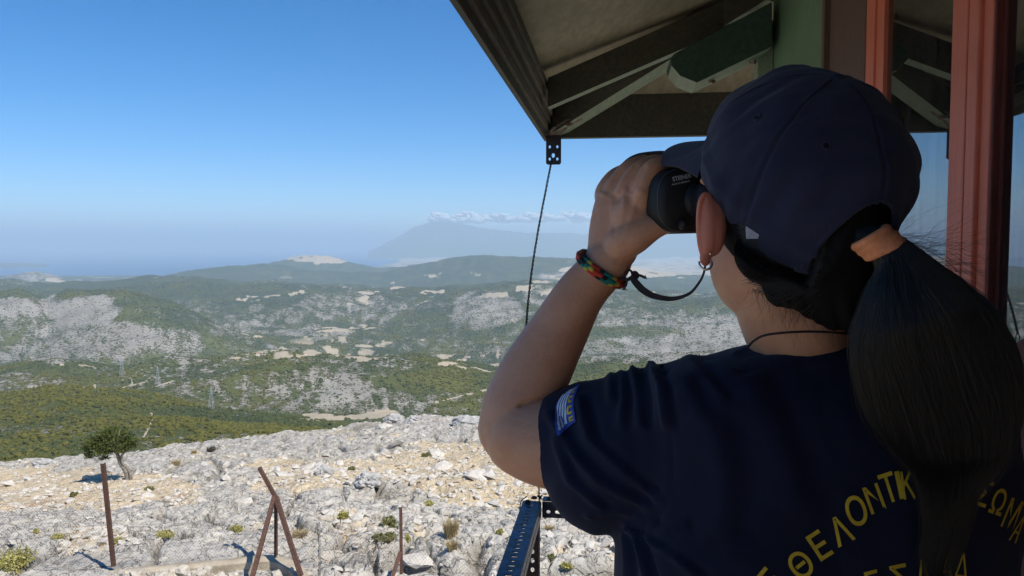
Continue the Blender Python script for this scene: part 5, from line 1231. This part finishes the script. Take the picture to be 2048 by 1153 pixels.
def letter(ch, px, py, ang, h, wsc=1.0, skew=0):
    if ch == 'Ι':
        v = np.array([(x, y) for y in np.linspace(-.5, .5, 8) for x in (-.12, .12)]); f = [[2 * i, 2 * i + 1, 2 * i + 3] for i in range(7)] + [[2 * i, 2 * i + 3, 2 * i + 2] for i in range(7)]
    elif ch in 'ΚΔ':
        segs = {'Κ': [((-.26, -.5), (-.26, .5)), ((-.26, -.04), (.30, .5)), ((-.08, .12), (.34, -.5))], 'Δ': [((-.40, -.44), (0, .46)), ((0, .46), (.40, -.44)), ((-.40, -.44), (.40, -.44))]}[ch]; v = []; f = []
        for (x0, y0), (x1, y1) in segs:
            L_ = math.hypot(x1 - x0, y1 - y0); nx, ny = -(y1 - y0) / L_ * .07, (x1 - x0) / L_ * .07; b0 = len(v)
            for k in range(7): t = k / 6; v += [(x0 + (x1 - x0) * t + nx, y0 + (y1 - y0) * t + ny), (x0 + (x1 - x0) * t - nx, y0 + (y1 - y0) * t - ny)]
            for k in range(6): f += [[b0 + 2 * k, b0 + 2 * k + 1, b0 + 2 * k + 3], [b0 + 2 * k, b0 + 2 * k + 3, b0 + 2 * k + 2]]
        v = np.array(v)
    else: v, f = text_mesh(ch)
    mb = MB(); a = math.radians(ang); pts = []
    for x, y in v:
        x = x * wsc + skew * y; X = (x * math.cos(a) + y * math.sin(a)) * h; Yp = (x * math.sin(a) - y * math.cos(a)) * h
        q = on_shirt(px + X, py + Yp)
        pts.append(q)
    ok = [i for i, q in enumerate(pts) if q is not None]
    if not ok: return
    me_ = {i: k for k, i in enumerate(ok)}; ff = [[me_[i] for i in t] for t in f if all(i in me_ for i in t)]
    # drop triangles stretched across the edge of the body
    P_ = [pts[i] for i in ok]; ff = [t for t in ff if max((P_[t[0]] - P_[t[1]]).length, (P_[t[1]] - P_[t[2]]).length) < .02]
    if ff: mb.add(P_, ff); return mb.build('letter', M_yel, shirt)
for L_ in [('Ε', 1541, 1164, -50, 60, .9), ('Θ', 1600, 1129, -38, 56, .88), ('Ε', 1638, 1090, -33, 58, .85), ('Λ', 1680, 1060, -27, 58, .75), ('Ο', 1711, 1021, -18, 62, .75), ('Ν', 1747, 997, -20, 56, .72), ('Τ', 1776, 975, -18, 60, .66),
        ('Ι', 1797, 970, -12, 56, .7), ('Κ', 1813, 970, -8, 56, .6), ('Ο', 1853, 970, 4, 54, .65), ('Σ', 1965, 986, 20, 54, .62), ('Ω', 1995, 1003, 20, 54, .55), ('Μ', 2022, 1028, 22, 62, .42), ('Α', 2035, 1056, 26, 60, .3),
        ('Ε', 1745, 1166, -14, 52, .8), ('Σ', 1798, 1156, -12, 56, .8), ('Λ', 1845, 1144, -6, 52, .6), ('Α', 1891, 1134, 4, 56, .6), ('Δ', 1922, 1130, 8, 52, .5)]:
    letter(*L_)

# flag patch on the sleeve
def patch_on_sleeve():
    M_bl = mat('flag_blue', (.035, .085, .42), .8, c2=(.05, .11, .48), scale=50, bump=.3, bscale=900, dist=.0005); M_wh = mat('flag_white', (.86, .89, .95), .8, c2=(.78, .82, .92), scale=60); M_pb = mat('patch_navy', (.05, .08, .22), .8)
    # left edge and right edge of the patch in picture order, top to bottom
    Lf = catmull([(1150, 776), (1125, 793), (1113, 812), (1109, 835), (1111, 855), (1116.5, 873)], 8); Rt = catmull([(1160, 771), (1154, 785), (1149, 800), (1149, 818), (1151, 833), (1153, 843)], 8)
    def q(s, t, lift):
        i = t * (len(Lf) - 1); k = int(min(i, len(Lf) - 2)); u = i - k; a = Lf[k] * (1 - u) + Lf[k + 1] * u; b = Rt[k] * (1 - u) + Rt[k + 1] * u; c = a * (1 - s) + b * s; return on_shirt(c[0], c[1], lift)
    def strip(s0, s1, t0, t1, m, name, lift, ns=4, ntt=16, par=None):
        V = [q(s0 + (s1 - s0) * i / ns, t0 + (t1 - t0) * j / ntt, lift) for j in range(ntt + 1) for i in range(ns + 1)]
        if any(v is None for v in V): V = [v if v is not None else next((w for w in V[k:] + V[::-1] if w is not None), Vector()) for k, v in enumerate(V)]
        f = [(j * (ns + 1) + i, j * (ns + 1) + i + 1, (j + 1) * (ns + 1) + i + 1, (j + 1) * (ns + 1) + i) for j in range(ntt) for i in range(ns)]; mb = MB(); mb.add(V, f); return mb.build(name, m, shirt, True)
    strip(0, 1, 0, 1, M_bl, 'flag_patch', .0012, 10, 24)
    for k in range(4): strip(.09 + k * .145, .185 + k * .145, .10 if k else .2, .93 - k * .01, M_wh, 'flag_stripe', .0020, 1)
    for k, (t0, t1, s0, s1) in enumerate([(.10, .24, .72, .90), (.30, .46, .70, .92), (.52, .70, .70, .92), (.76, .92, .72, .95)]):
        strip(s0, s1, t0, t0 + (t1 - t0) * .28, M_yel, 'patch_letter', .0020, 2, 2); strip(s0, s0 + .08, t0, t1, M_yel, 'patch_letter', .0022, 2, 4); strip(s0, s1, t1 - (t1 - t0) * .3, t1, M_yel, 'patch_letter', .0021, 2, 2)
patch_on_sleeve()

# ---------------------------------------------- cap
CC = P(1606, 345, .742); TL = math.radians(28)
CF = (FW * math.cos(TL) + UPH * math.sin(TL)).normalized(); CU = (UPH * math.cos(TL) - FW * math.sin(TL)).normalized(); CL = LF
M_cap = mat('navy_cotton_twill', (.018, .020, .046), .92, c2=(.028, .031, .062), scale=16, bump=.5, bscale=700, spec=.2, ramp=(.3, .7), dist=.0008)
M_cap.node_tree.nodes['Principled BSDF'].inputs['Sheen Weight'].default_value = .12
def cap():
    nA, nT = 288, 110; V = []; keep = {}
    aF, aB, aL, aU = .108, .103, .0895, .091; dep = .030
    for j in range(nT + 1):
        t = j / nT
        for i in range(nA):
            p = 2 * math.pi * i / nA; c, s = math.cos(p), math.sin(p); rad = 1 / math.sqrt((c / (aF if c > 0 else aB)) ** 2 + (s / aL) ** 2)
            drop = dep * (1.0 + .85 * max(0, -c) ** .8 - .25 * max(0, c))
            if t < .62:
                a = t / .62 * math.pi / 2; r = rad * math.sin(a) ** .92; z = aU * math.cos(a)
            else:
                u = (t - .62) / .38; r = rad * (1 - .075 * u * u); z = -drop * u
            # seams and soft dents
            seam = min(abs((p / (math.pi / 3)) % 1 - 0), abs((p / (math.pi / 3)) % 1 - 1)) * math.pi / 3 * rad
            dent = (-.0022 * math.exp(-(seam / .0016) ** 2) + .0009 * math.exp(-((seam - .0042) / .0016) ** 2)) * (1 if t > .04 else 0)
            q = Vector((r * c, r * s, z)); w_ = .0048 * mnoise.noise(q * 18) + .0034 * mnoise.noise(Vector((q.x * 60, q.y * 22, q.z * 30 + q.x * 40))) + .0028 * max(0, 1 - abs(z + .01 - .25 * q.x) / .012) * (.5 + mnoise.noise(q * 14))
            n = Vector((c * math.sin(min(t / .62, 1) * 1.57), s * math.sin(min(t / .62, 1) * 1.57), max(math.cos(min(t / .62, 1) * 1.57), 0)))
            q = q + n * (w_ * min(1, t * 4) + dent); V.append(CC + CF * q.x + CL * q.y + CU * q.z); keep[len(V) - 1] = (q.x, q.y, q.z)
    Fs = []
    def arch(v):
        x, y, z = keep[v]; return x < 0 and (abs(y) / .038) ** 2.2 + ((z + .052) / .074) ** 2 < 1
    for j in range(nT):
        for i in range(nA):
            q = (j * nA + i, (j + 1) * nA + i, (j + 1) * nA + (i + 1) % nA, j * nA + (i + 1) % nA)
            if j == 0: q = (q[0], q[1], q[2])
            if all(arch(v) for v in q): continue
            Fs.append(q)
    mb = MB(); mb.add(V, Fs); me = mb.mesh('cap_crown'); o = link('cap', me, M_cap, person, True)
    sd_ = o.modifiers.new('so', 'SOLIDIFY'); sd_.thickness = .0022; sd_.offset = -1; ws = o.modifiers.new('sm', 'SMOOTH'); ws.factor = .5; ws.iterations = 2
    # edging of the arch, raised seam
    arc = []
    for k in range(33):
        a = math.pi * k / 32; y = .0385 * math.cos(a); z = -.052 + .075 * math.sin(a) ** .95
        x = -aB * math.sqrt(max(1 - (y / aL) ** 2 - (max(z, 0) / aU) ** 2, 0)) * (1.002 - (.075 * min(1, max(0, -z / .055)) ** 2)); arc.append(CC + CF * x + CL * y + CU * z)
    mb = MB(); mb.tube(arc, .0026, 8); mb.build('arch_binding', M_cap, o, True)
    # adjusting strap across the opening
    st = []
    for k in range(21):
        y = .043 - .086 * k / 20; x = -aB * math.sqrt(1 - (y / aL) ** 2) * .93; st.append((x, y))
    mb = MB(); V2 = []
    for x, y in st:
        for z, e in ((-.054, -.001), (-.032, .003), (-.032, .000), (-.054, -.004)): V2.append(CC + CF * (x + .0 + e) + CL * y + CU * z)
    mb.loft([V2[i * 4:(i + 1) * 4] for i in range(21)]); mb.build('strap', M_cap, o, True)
    # eyelets
    for (px, py) in ((1515, 236), (1653, 292)):
        bv = BVHTree.FromPolygons([tuple(v.co) for v in me.vertices], [tuple(p.vertices) for p in me.polygons]); h = bv.ray_cast(Vector((0, 0, 0)), ray(px, py).normalized())
        if h[0] is None: continue
        n = h[1] if h[1].dot(h[0]) < 0 else -h[1]; x = n.orthogonal().normalized(); y = n.cross(x); c = h[0] + n * .0006
        mb = MB(); mb.tube([c + x * math.cos(a) * .0032 + y * math.sin(a) * .0032 for a in np.linspace(0, 2 * math.pi, 20)], .0009, 6, cap=False); mb.build('eyelet', M_cap, o, True)
        mb = MB(); mb.tube([c - n * .001, c + n * .0003], .0018, 12); mb.build('eyelet_hole', mat('black_hole', (.003, .003, .004), 1), o)
    # button
    b = CC + CU * (aU + .001); mb = MB(); mb.ell(b, (CF * .006, CL * .006, CU * .002), 16, 8); mb.build('button', M_cap, o, True)
    # visor
    nS, nR = 40, 14; V = []
    for layer in (0, -.0035):
        for j in range(nR + 1):
            for i in range(nS + 1):
                u = -1 + 2 * i / nS; p = u * .86; c, s = math.cos(p), math.sin(p); rad = 1 / math.sqrt((c / aF) ** 2 + (s / aL) ** 2)
                x0, y0 = rad * c * .955, rad * s * .955; ln = .076 * math.sqrt(max(1 - abs(u) ** 4, 0)) + .001; w_ = j / nR
                x = x0 + ln * w_; y = y0 * (1 + .24 * w_ * (1 - abs(u) ** 6)); z = -.010 - .036 * w_ - .11 * (abs(y) ** 2) / .09 * (.5 + 1.0 * w_) + .021 * max(0, abs(u) - .8) / .2 + layer
                V.append(CC + CF * x + CL * y + CU * z)
    f = []
    L2 = (nS + 1) * (nR + 1)
    for j in range(nR):
        for i in range(nS):
            a = j * (nS + 1) + i; f.append((a, a + 1, a + nS + 2, a + nS + 1)); f.append((a + L2, a + L2 + nS + 1, a + L2 + nS + 2, a + L2 + 1))
    for i in range(nS): a = nR * (nS + 1) + i; f.append((a, a + 1, a + 1 + L2, a + L2)); 
    mb = MB(); mb.add(V, f); v = mb.build('visor', M_cap, o, True)
    # label
    bv = BVHTree.FromPolygons([tuple(v.co) for v in me.vertices], [tuple(p.vertices) for p in me.polygons])
    c = [P(x, y, .664) for x, y in ((1492, 453), (1518, 470), (1516, 478), (1493, 478))]; mb = MB(); mb.prism(c, Vector((0, .0008, 0))); mb.build('size_label', mat('white_label', (.62, .66, .74), .8, c2=(.5, .52, .62), scale=300), o)
    return o
capo = cap()

# ---------------------------------------------- hair
def under_cap(A, lim=.925):
    A = np.array(A, float); R0 = A - np.array(CC); x = R0 @ np.array(CF); y = R0 @ np.array(CL); z = R0 @ np.array(CU)
    rho = np.sqrt((x / np.where(x > 0, .108, .103)) ** 2 + (y / .0895) ** 2 + (np.maximum(z, 0) / .091) ** 2)
    inarch = (x < 0) & ((np.abs(y) / .034) ** 2.2 + ((z + .052) / .066) ** 2 < 1); c_ = x / np.maximum(np.hypot(x, y), 1e-6); rim = -.030 * (1 + .85 * np.maximum(0, -c_) ** .8 - .25 * np.maximum(0, c_))
    m = (z > rim - .006) & (rho > lim) & (rho < 1.35) & ~inarch; f = np.where(m, lim / np.maximum(rho, 1e-6), 1.)
    x, y = x * f, y * f; z = np.where(m & (z > 0), z * f, z)
    return np.array(CC) + x[:, None] * np.array(CF) + y[:, None] * np.array(CL) + z[:, None] * np.array(CU)
M_hair = mat('black_hair', (.009, .007, .007), .42, spec=.45, c2=(.020, .015, .013), scale=40)
def tuck_skull():
    V = co_of(skin_me); R0 = V - np.array(CC); x = R0 @ np.array(CF); y = R0 @ np.array(CL); z = R0 @ np.array(CU)
    rho = np.sqrt((x / np.where(x > 0, .108, .103)) ** 2 + (y / .0895) ** 2 + (np.maximum(z, 0) / .091) ** 2); m = (x < .05) & (z > -.062) & (rho > .80) & (rho < 1.12) & ((x < -.02) | (z > -.01))
    f = np.where(m, .80 / np.maximum(rho, 1e-6), 1.); V = np.array(CC) + (x * f)[:, None] * np.array(CF) + (y * f)[:, None] * np.array(CL) + (np.where(z > 0, z * f, z))[:, None] * np.array(CU); set_co(skin_me, V)
tuck_skull()
def hair():
    mb = MB()
    mb.ell(Hd(-.014, 0, .008), (FW * .088, LF * .0715, UPH * .088), 32, 22)
    mb.ell(Hd(-.046, -.004, -.030), (FW * .052, LF * .060, UPH * .052), 24, 16)
    mb.ell(Hd(-.048, -.022, -.066), (FW * .042, LF * .050, UPH * .036), 24, 16); mb.ell(P(1625, 565, .712), (Vector((.046, 0, 0)), Vector((0, .034, 0)), Vector((0, 0, .030))), 24, 16); mb.ell(P(1540, 505, .70), (Vector((.032, 0, 0)), Vector((0, .026, 0)), Vector((0, 0, .030))), 24, 16); mb.ell(P(1680, 590, .70), (Vector((.036, 0, 0)), Vector((0, .030, 0)), Vector((0, 0, .034))), 24, 16)
    p, r = pxpath([(1700, 462, .672, 36), (1757, 487, .650, 30), (1795, 522, .642, 44), (1818, 580, .642, 88), (1842, 655, .646, 132), (1872, 745, .650, 145), (1894, 830, .654, 134), (1902, 905, .660, 98), (1897, 980, .665, 56), (1893, 1060, .672, 40), (1878, 1130, .682, 34), (1880, 1190, .69, 16)])
    rings = []
    for i, (c, rr) in enumerate(zip(p, r)):
        th = min(.034, rr * .75); ax = Vector((.93, -.1, 0)).normalized(); t = (p[min(i + 1, len(p) - 1)] - p[max(i - 1, 0)]).normalized(); ax = (ax - t * ax.dot(t)).normalized(); nn = t.cross(ax)
        rr *= float(np.interp(i, [0, 14, 28, 38, 46, 56], [.95, .90, .80, .58, .26, .03])); rings.append([c + ax * rr * math.cos(a) + nn * th * .9 * math.sin(a) for a in np.linspace(0, 2 * math.pi, 40, endpoint=False)])
    mb.loft(rings)
    me = remeshed(mb, .0035, 6, 'hair'); V = co_of(me); N = no_of(me); px, py = project_all(V)
    d = .0022 * perlin(px / 14 - py / 90, py / 420, 8) + .004 * perlin(px / 40 - py / 160, py / 500, 9); V = V + N * (d * sstep(560, 640, py))[:, None]; V = under_cap(V); set_co(me, V)
    ho = link('hair', me, mat('hair_mass', (.006, .005, .005), .8, spec=.12), person, True)
    # strands
    R_ = np.random.default_rng(3); pts = []; rad = []; sizes = []
    path = np.array([[c.x, c.y, c.z] for c in p]); rr = np.array(r); K = len(p)
    nst = 17000; n = 26
    NC = 110; cth = R_.random(NC) * 2 * math.pi; cro = .78 + .26 * R_.random(NC); cend = .50 + .48 * R_.random(NC); cdr = (R_.random(NC) - .5) * .9; csp = .05 + .09 * R_.random(NC)
    for k in range(nst):
        ci = R_.integers(0, NC); th = cth[ci] + R_.normal() * csp[ci] * 1.2; ro = cro[ci] + .03 * R_.normal(); u0 = R_.random() * .25 * (K - 1); u1 = (K - 1) * min(1, cend[ci] * (.80 + .22 * R_.random())); drift = cdr[ci] + .08 * R_.normal(); fly = R_.random() < .05
        us = np.linspace(u0, u1, n); i0 = np.clip(us.astype(int), 0, K - 2); fr = (us - i0)[:, None]; c = path[i0] * (1 - fr) + path[i0 + 1] * fr; w_ = rr[i0] * (1 - fr[:, 0]) + rr[i0 + 1] * fr[:, 0]
        t = path[i0 + 1] - path[i0]; t /= np.linalg.norm(t, axis=1)[:, None]; ax = np.array([.93, -.1, 0]); ax = ax[None] - t * (t @ ax)[:, None]; ax /= np.linalg.norm(ax, axis=1)[:, None]; nn = np.cross(t, ax)
        a = th + drift * np.linspace(0, 1, n) + .06 * np.sin(us * .22 + ci); m = ro * (1 + (.28 if fly else .09 * math.sin(ci * 2.3)) * np.linspace(0, 1, n) ** 2 * R_.random()) + .02 * np.sin(us * .3 + ci * 1.7)
        th_ = np.minimum(.036, w_ * .78)
        q = c + ax * (w_ * m * np.cos(a))[:, None] + nn * (th_ * m * np.sin(a))[:, None] + .0010 * np.sin(us[:, None] * .30 + R_.random(3) * 6)
        pts.append(q); sizes.append(n); rad.append(np.linspace(.00016, .00005, n))
    # flyaways above the ponytail and at the nape
    for k in range(220):
        u = R_.random() * 10; i0 = int(u) + 4; c = path[i0] + np.array([rr[i0] * .7, -.01, rr[i0] * .45]) * R_.random(); dr = np.array([R_.random() * 1.2 + .2, -.2, .5 - R_.random() * 1.2]); dr /= np.linalg.norm(dr); L_ = .02 + .06 * R_.random(); s = np.linspace(0, 1, 12)[:, None]
        pts.append(c + dr * L_ * s + np.array([0, 0, -1]) * (s ** 2) * L_ * (R_.random() * 1.2 - .3) + np.array([1, 0, 0]) * .004 * np.sin(s * 5 + k)); sizes.append(12); rad.append(np.linspace(.00010, .00004, 12))
    def nape(px0, py0, px1, py1, d0, L1, cnt, sp):
        for k in range(cnt):
            u = R_.random(); a = P(px0 + (px1 - px0) * u, py0 + (py1 - py0) * u, d0 + .006 * R_.random()); b = P(px0 + (px1 - px0) * u + L1[0] + R_.normal() * sp, py0 + (py1 - py0) * u + L1[1] + R_.normal() * sp, d0 + .012)
            a, b = np.array(a), np.array(b); s = np.linspace(0, 1, 10)[:, None]; md = (a + b) / 2 + np.array([R_.normal() * .004, 0, R_.normal() * .004])
            pts.append(a * (1 - s) ** 2 + 2 * md * s * (1 - s) + b * s ** 2); sizes.append(10); rad.append(np.linspace(.00011, .00004, 10))
    for (x0, y0, x1, y1, cnt) in ((1448, 430, 1500, 560, 500), (1500, 560, 1600, 612, 600), (1600, 612, 1700, 640, 500)):
        for k in range(cnt):          # combed from the hairline up to the tie
            u = R_.random(); a = np.array(P(x0 + (x1 - x0) * u + R_.normal() * 7, y0 + (y1 - y0) * u + R_.normal() * 9, .694 + .004 * R_.random())); b = np.array(P(1705 + R_.normal() * 12, 500 + R_.normal() * 12, .668)); m_ = (a + b) / 2 + (b - a) * R_.normal() * .04 + np.array([0, -.016, -.004]); s = np.linspace(0, 1, 12)[:, None]
            pts.append(under_cap(a * (1 - s) ** 2 + 2 * m_ * s * (1 - s) + b * s ** 2, .94)); sizes.append(12); rad.append(np.linspace(.00009, .00016, 12))
    nape(1500, 575, 1600, 615, .690, (6, 40), 90, 20); nape(1600, 610, 1700, 640, .690, (4, 40), 60, 22)
    cs = bpy.data.hair_curves.new('strands'); cs.add_curves(sizes); A = np.concatenate(pts).astype(np.float32)
    cs.attributes['position'].data.foreach_set('vector', A.ravel()); ra = cs.attributes.get('radius') or cs.attributes.new('radius', 'FLOAT', 'POINT'); ra.data.foreach_set('value', np.concatenate(rad).astype(np.float32)); 
    qh = NB('hair_strand'); hi = qh.n('ShaderNodeHairInfo'); qh.L(qh.mix(qh.rng(hi.outputs['Random'], .2, 1), (.003, .003, .003), (.015, .012, .012)), qh.b.inputs['Base Color']); qh.b.inputs['Roughness'].default_value = .38; qh.b.inputs['Specular IOR Level'].default_value = .6  # lighter strands: sheen of the hair put into their colour
    cs.materials.append(qh.m)
    so_ = bpy.data.objects.new('hair_strands', cs); COL.objects.link(so_); so_.parent = person; so_.matrix_parent_inverse = Matrix.Translation(-Vector(person.location)); so_['kind'] = 'stuff'
    # orange hair tie wound twice
    mo = mat('orange_hair_tie', (.88, .34, .16), .85, c2=(.70, .25, .10), scale=120, bump=.6, bscale=260, dist=.001)
    mb = MB(); axn = Vector((.0065, -.002, -.0060))
    for off in (-.8, 0, .8):
        c0 = Vector(P(1756, 487, .650)) + axn * off; A2 = []
        for a in np.linspace(0, 2 * math.pi, 30):
            A2.append(c0 + Vector((.0132, .001, .0070)) * math.cos(a) + Vector((-.002, -.0135, .002)) * math.sin(a) + axn * .12 * math.sin(a + off))
        mb.tube(A2, .0039, 10, cap=False)
    tie_me = remeshed(mb, .0012, 3, 'hair_tie'); link('hair_tie', tie_me, mo, person, True)
    # cord round the neck
    mb = MB(); A3 = catmull([tuple(P(*q)) for q in [(1496, 694, .735), (1508, 682, .722), (1530, 671, .708), (1580, 665, .700), (1640, 664, .702), (1700, 668, .712)]], 8); mb.tube([Vector(a) for a in A3], .0011, 8); mb.build('neck_cord', mat('black_cord', (.012, .011, .012), .7), person, True)
hair()

# ---------------------------------------------- bracelet
def bracelet():
    c = P(1203, 538, .891); axis = (P(1218, 520, .888) - P(1170, 590, .90)).normalized(); u = Vector((.80, -.05, -.50)); u = (u - axis * u.dot(axis)).normalized(); v = axis.cross(u).normalized()
    cols = {'red': (.62, .05, .02), 'black': (.008, .008, .012), 'teal': (.01, .24, .19), 'yellow': (.62, .52, .06)}; ms = {k: mat('thread_' + k, cc, .8, c2=tuple(x * .7 for x in cc), scale=200, bump=.7, bscale=500, dist=.0008) for k, cc in cols.items()}
    root = None; n = 34; seq = ['red', 'red', 'black', 'teal', 'teal', 'yellow', 'red', 'red', 'black', 'black', 'teal', 'yellow']
    R_ = .0292; keys = list(ms); mb = MB()
    for k in range(n * 2):
        a0, a1 = 2 * math.pi * k / (n * 2), 2 * math.pi * (k + 1.35) / (n * 2); mi = keys.index(seq[(k // 2 + (k % 2) * 0) % len(seq)])
        for side in (-1, 0, 1):
            lag = .10 * abs(side); pts_ = [c + (u * math.cos(a - lag) + v * math.sin(a - lag)) * (R_ + (.0018 if side == 0 else .0)) + axis * side * .0034 for a in np.linspace(a0, a1, 4)]
            mi2 = keys.index(seq[((k + (1 if side else 0)) // 2) % len(seq)]); mb.tube(pts_, .0029, 8, mi2)
    o = mb.build('bracelet', [ms[k] for k in keys], person, True)
    # tie: loops, knot and frayed ends
    mt_ = mat('brown_thread', (.07, .035, .03), .85, c2=(.04, .025, .02), scale=200, bump=.6, bscale=500, dist=.0008)
    def T(pts, r, dd=.868): mb2.tube([Vector(a) for a in catmull([tuple(P(x, y, dd)) for x, y in pts], 6)], r * dd / F, 7)
    mb2 = MB(); T([(1238, 556), (1250, 560), (1262, 556), (1272, 548)], 2.6); T([(1244, 560), (1252, 545), (1258, 540), (1266, 548), (1262, 558), (1252, 562)], 2.4); T([(1262, 553), (1278, 551), (1290, 556)], 2.8); T([(1254, 561), (1252, 571), (1247, 577)], 2.6); T([(1262, 548), (1270, 545), (1276, 552), (1268, 560), (1262, 556)], 3.2)
    for k in range(6): T([(1249, 574), (1244 + k * 1.8, 580 + (k % 2))], .7); T([(1288, 555), (1291 + k * .6, 551 + k * 1.6)], .7)
    mb2.build('bracelet_tie', mt_, person, True)
bracelet()

# ---------------------------------------------- binoculars (held, a thing of its own)
def binoculars():
    E0 = Hd(.082, -.010, .004); G = (FW * 1.0 + Vector((0, 0, -.03))).normalized(); Lv = LF; U2 = Lv.cross(G).normalized()
    if U2.z < 0: U2 = -U2
    def Bn(g, l, u): return E0 + G * g + Lv * l + U2 * u
    root = empty('binoculars', Bn(.07, 0, 0), 'black porro binoculars with white lettering held up to the eyes', 'binoculars')
    mk = mat('black_rubber_armour', (.010, .010, .011), .55, c2=(.016, .016, .018), scale=30, bump=.5, bscale=600, dist=.0006, spec=.4)
    ml = mat('binocular_glass', (.02, .02, .05), .05, spec=1)
    def ring(g, l, u, r, n=32, sx=1, sy=1, sq=1): return [Bn(g, l + r * sx * math.copysign(abs(math.cos(a)) ** sq, math.cos(a)), u + r * sy * math.copysign(abs(math.sin(a)) ** sq, math.sin(a))) for a in np.linspace(0, 2 * math.pi, n, endpoint=False)]
    for s_ in (1, -1):
        mb = MB(); mb.loft([ring(g, s_ * .032, 0, r) for g, r in ((.000, .0205), (.004, .0215), (.016, .0215), (.017, .019), (.030, .0185), (.031, .021), (.040, .0215))]); mb.build('eyepiece', mk, root, True)
        mb = MB(); mb.loft([ring(g, s_ * (.036 + .008), 0, r, 40, 1.12, 1.0, .72) for g, r in ((.0330, .027), (.036, .0325), (.042, .0355), (.085, .0360), (.094, .0340), (.097, .0280))]); hb = mb.build('prism_housing', mk, root, True)
        # moulded rim line on the rear plate
        mb = MB(); rr = ring(.0385, s_ * .044, 0, .0345, 60, 1.10, .98, .74); mb.tube(rr + [rr[0]], .0006, 6, cap=False); mb.build('rim_line', mat('rim_line_grey', (.10, .10, .11), .4, metal=.3), hb, True)  # thin line, greyer than the housing
        mb = MB(); mb.loft([ring(g, s_ * .056, -.002, r) for g, r in ((.0965, .0225), (.100, .0235), (.125, .0250), (.140, .0285), (.165, .0290), (.168, .0280), (.168, .0262), (.160, .0258))]); ob = mb.build('objective_barrel', mk, root, True)
        mb = MB(); mb.loft([ring(.1585, s_ * .056, -.002, .0255), ring(.1595, s_ * .056, -.002, .0255)]); mb.build('lens', ml, ob)
    mb = MB(); mb.loft([ring(g, 0, .002, r) for g, r in ((.030, .009), (.034, .0125), (.056, .0125), (.058, .008), (.12, .008), (.121, .010), (.128, .010))]); mb.build('focus_wheel', mk, root, True)
    mb = MB(); mb.box(Bn(.062, 0, .002), (G * .006, Lv * .014, U2 * .006)); mb.box(Bn(.11, 0, -.004), (G * .006, Lv * .036, U2 * .006)); mb.build('bridge', mk, root, bevel=.002)
    # small lug below
    c = P(1365, 449, .838); mb = MB(); mb.ell(c, (Vector((.005, 0, 0)), Vector((0, .008, 0)), Vector((0, 0, .006))), 14, 10); mb.build('strap_lug', mk, root, True)
    # lettering in the photograph's own place
    bl = []
    dg = bpy.context.evaluated_depsgraph_get()
    vs, fs = [], []
    for ch in root.children:
        if ch.type == 'MESH' and ch.name.startswith(('prism_housing', 'eyepiece')):
            b = len(vs); vs += [tuple(v.co) for v in ch.data.vertices]; fs += [tuple(i + b for i in p.vertices) for p in ch.data.polygons]
    bv = BVHTree.FromPolygons(vs, fs); mwt = mat('white_print', (.55, .56, .58), .6)
    def word(txt, px, py, ang, h, wsc):
        v, f = text_mesh(txt, .02); a = math.radians(ang); P_ = []
        for x, y in v:
            X = (x * wsc * math.cos(a) + y * math.sin(a)) * h; Yp = (x * wsc * math.sin(a) - y * math.cos(a)) * h; d = ray(px + X, py + Yp).normalized(); hh = bv.ray_cast(Vector((0, 0, 0)), d)
            P_.append((hh[0] - d * .0006) if hh[0] is not None else None)
        if any(q is None for q in P_): P_ = [q if q is not None else next(w for w in P_ if w is not None) for q in P_] if any(q is not None for q in P_) else None
        if P_: mb = MB(); mb.add(P_, f); mb.build('lettering', mwt, root)
    word('STEINER', 1364, 355, -12, 9, .85); word('MADE IN GERMANY', 1362, 366, -12, 3.2, .95)
    # strap: hanging loop below and loop above the hand
    ms_ = mat('black_webbing', (.022, .017, .018), .85, c2=(.035, .028, .028), scale=90, bump=.5, bscale=600, dist=.0008)
    def ribbon(pts, widths, name, th=.0012):
        A = catmull([(*P(x, y, d), w_) for (x, y, d), w_ in zip(pts, widths)], 8); rings = []
        for i in range(len(A)):
            q = Vector(A[i][:3]); t = Vector(A[min(i + 1, len(A) - 1)][:3]) - Vector(A[max(i - 1, 0)][:3]); t.normalize(); vd = q.normalized(); s_ = t.cross(vd).normalized(); n = s_.cross(t).normalized(); w_ = A[i][3] / 2 * q.y / F
            rings.append([q + s_ * w_ + n * th, q - s_ * w_ + n * th, q - s_ * w_ - n * th, q + s_ * w_ - n * th])
        mb = MB(); mb.loft(rings); mb.build(name, ms_, root, bevel=.0004)
    ribbon([(1262, 552, .866), (1272, 566, .862), (1288, 582, .858), (1310, 593, .852), (1345, 598, .845), (1378, 588, .832), (1398, 566, .815), (1408, 545, .80), (1411, 520, .79), (1412, 480, .80), (1400, 445, .83)], [11, 14, 14, 12, 9, 6, 5, 4.5, 4.5, 4.5, 4.5], 'strap')
    ribbon([(1228, 356, .95), (1240, 338, .94), (1256, 322, .93), (1276, 312, .92), (1304, 307, .91), (1330, 306, .90), (1352, 311, .89), (1372, 325, .885), (1382, 345, .88)], [7, 8, 9, 9, 8, 7, 6, 6, 6], 'strap')
binoculars()
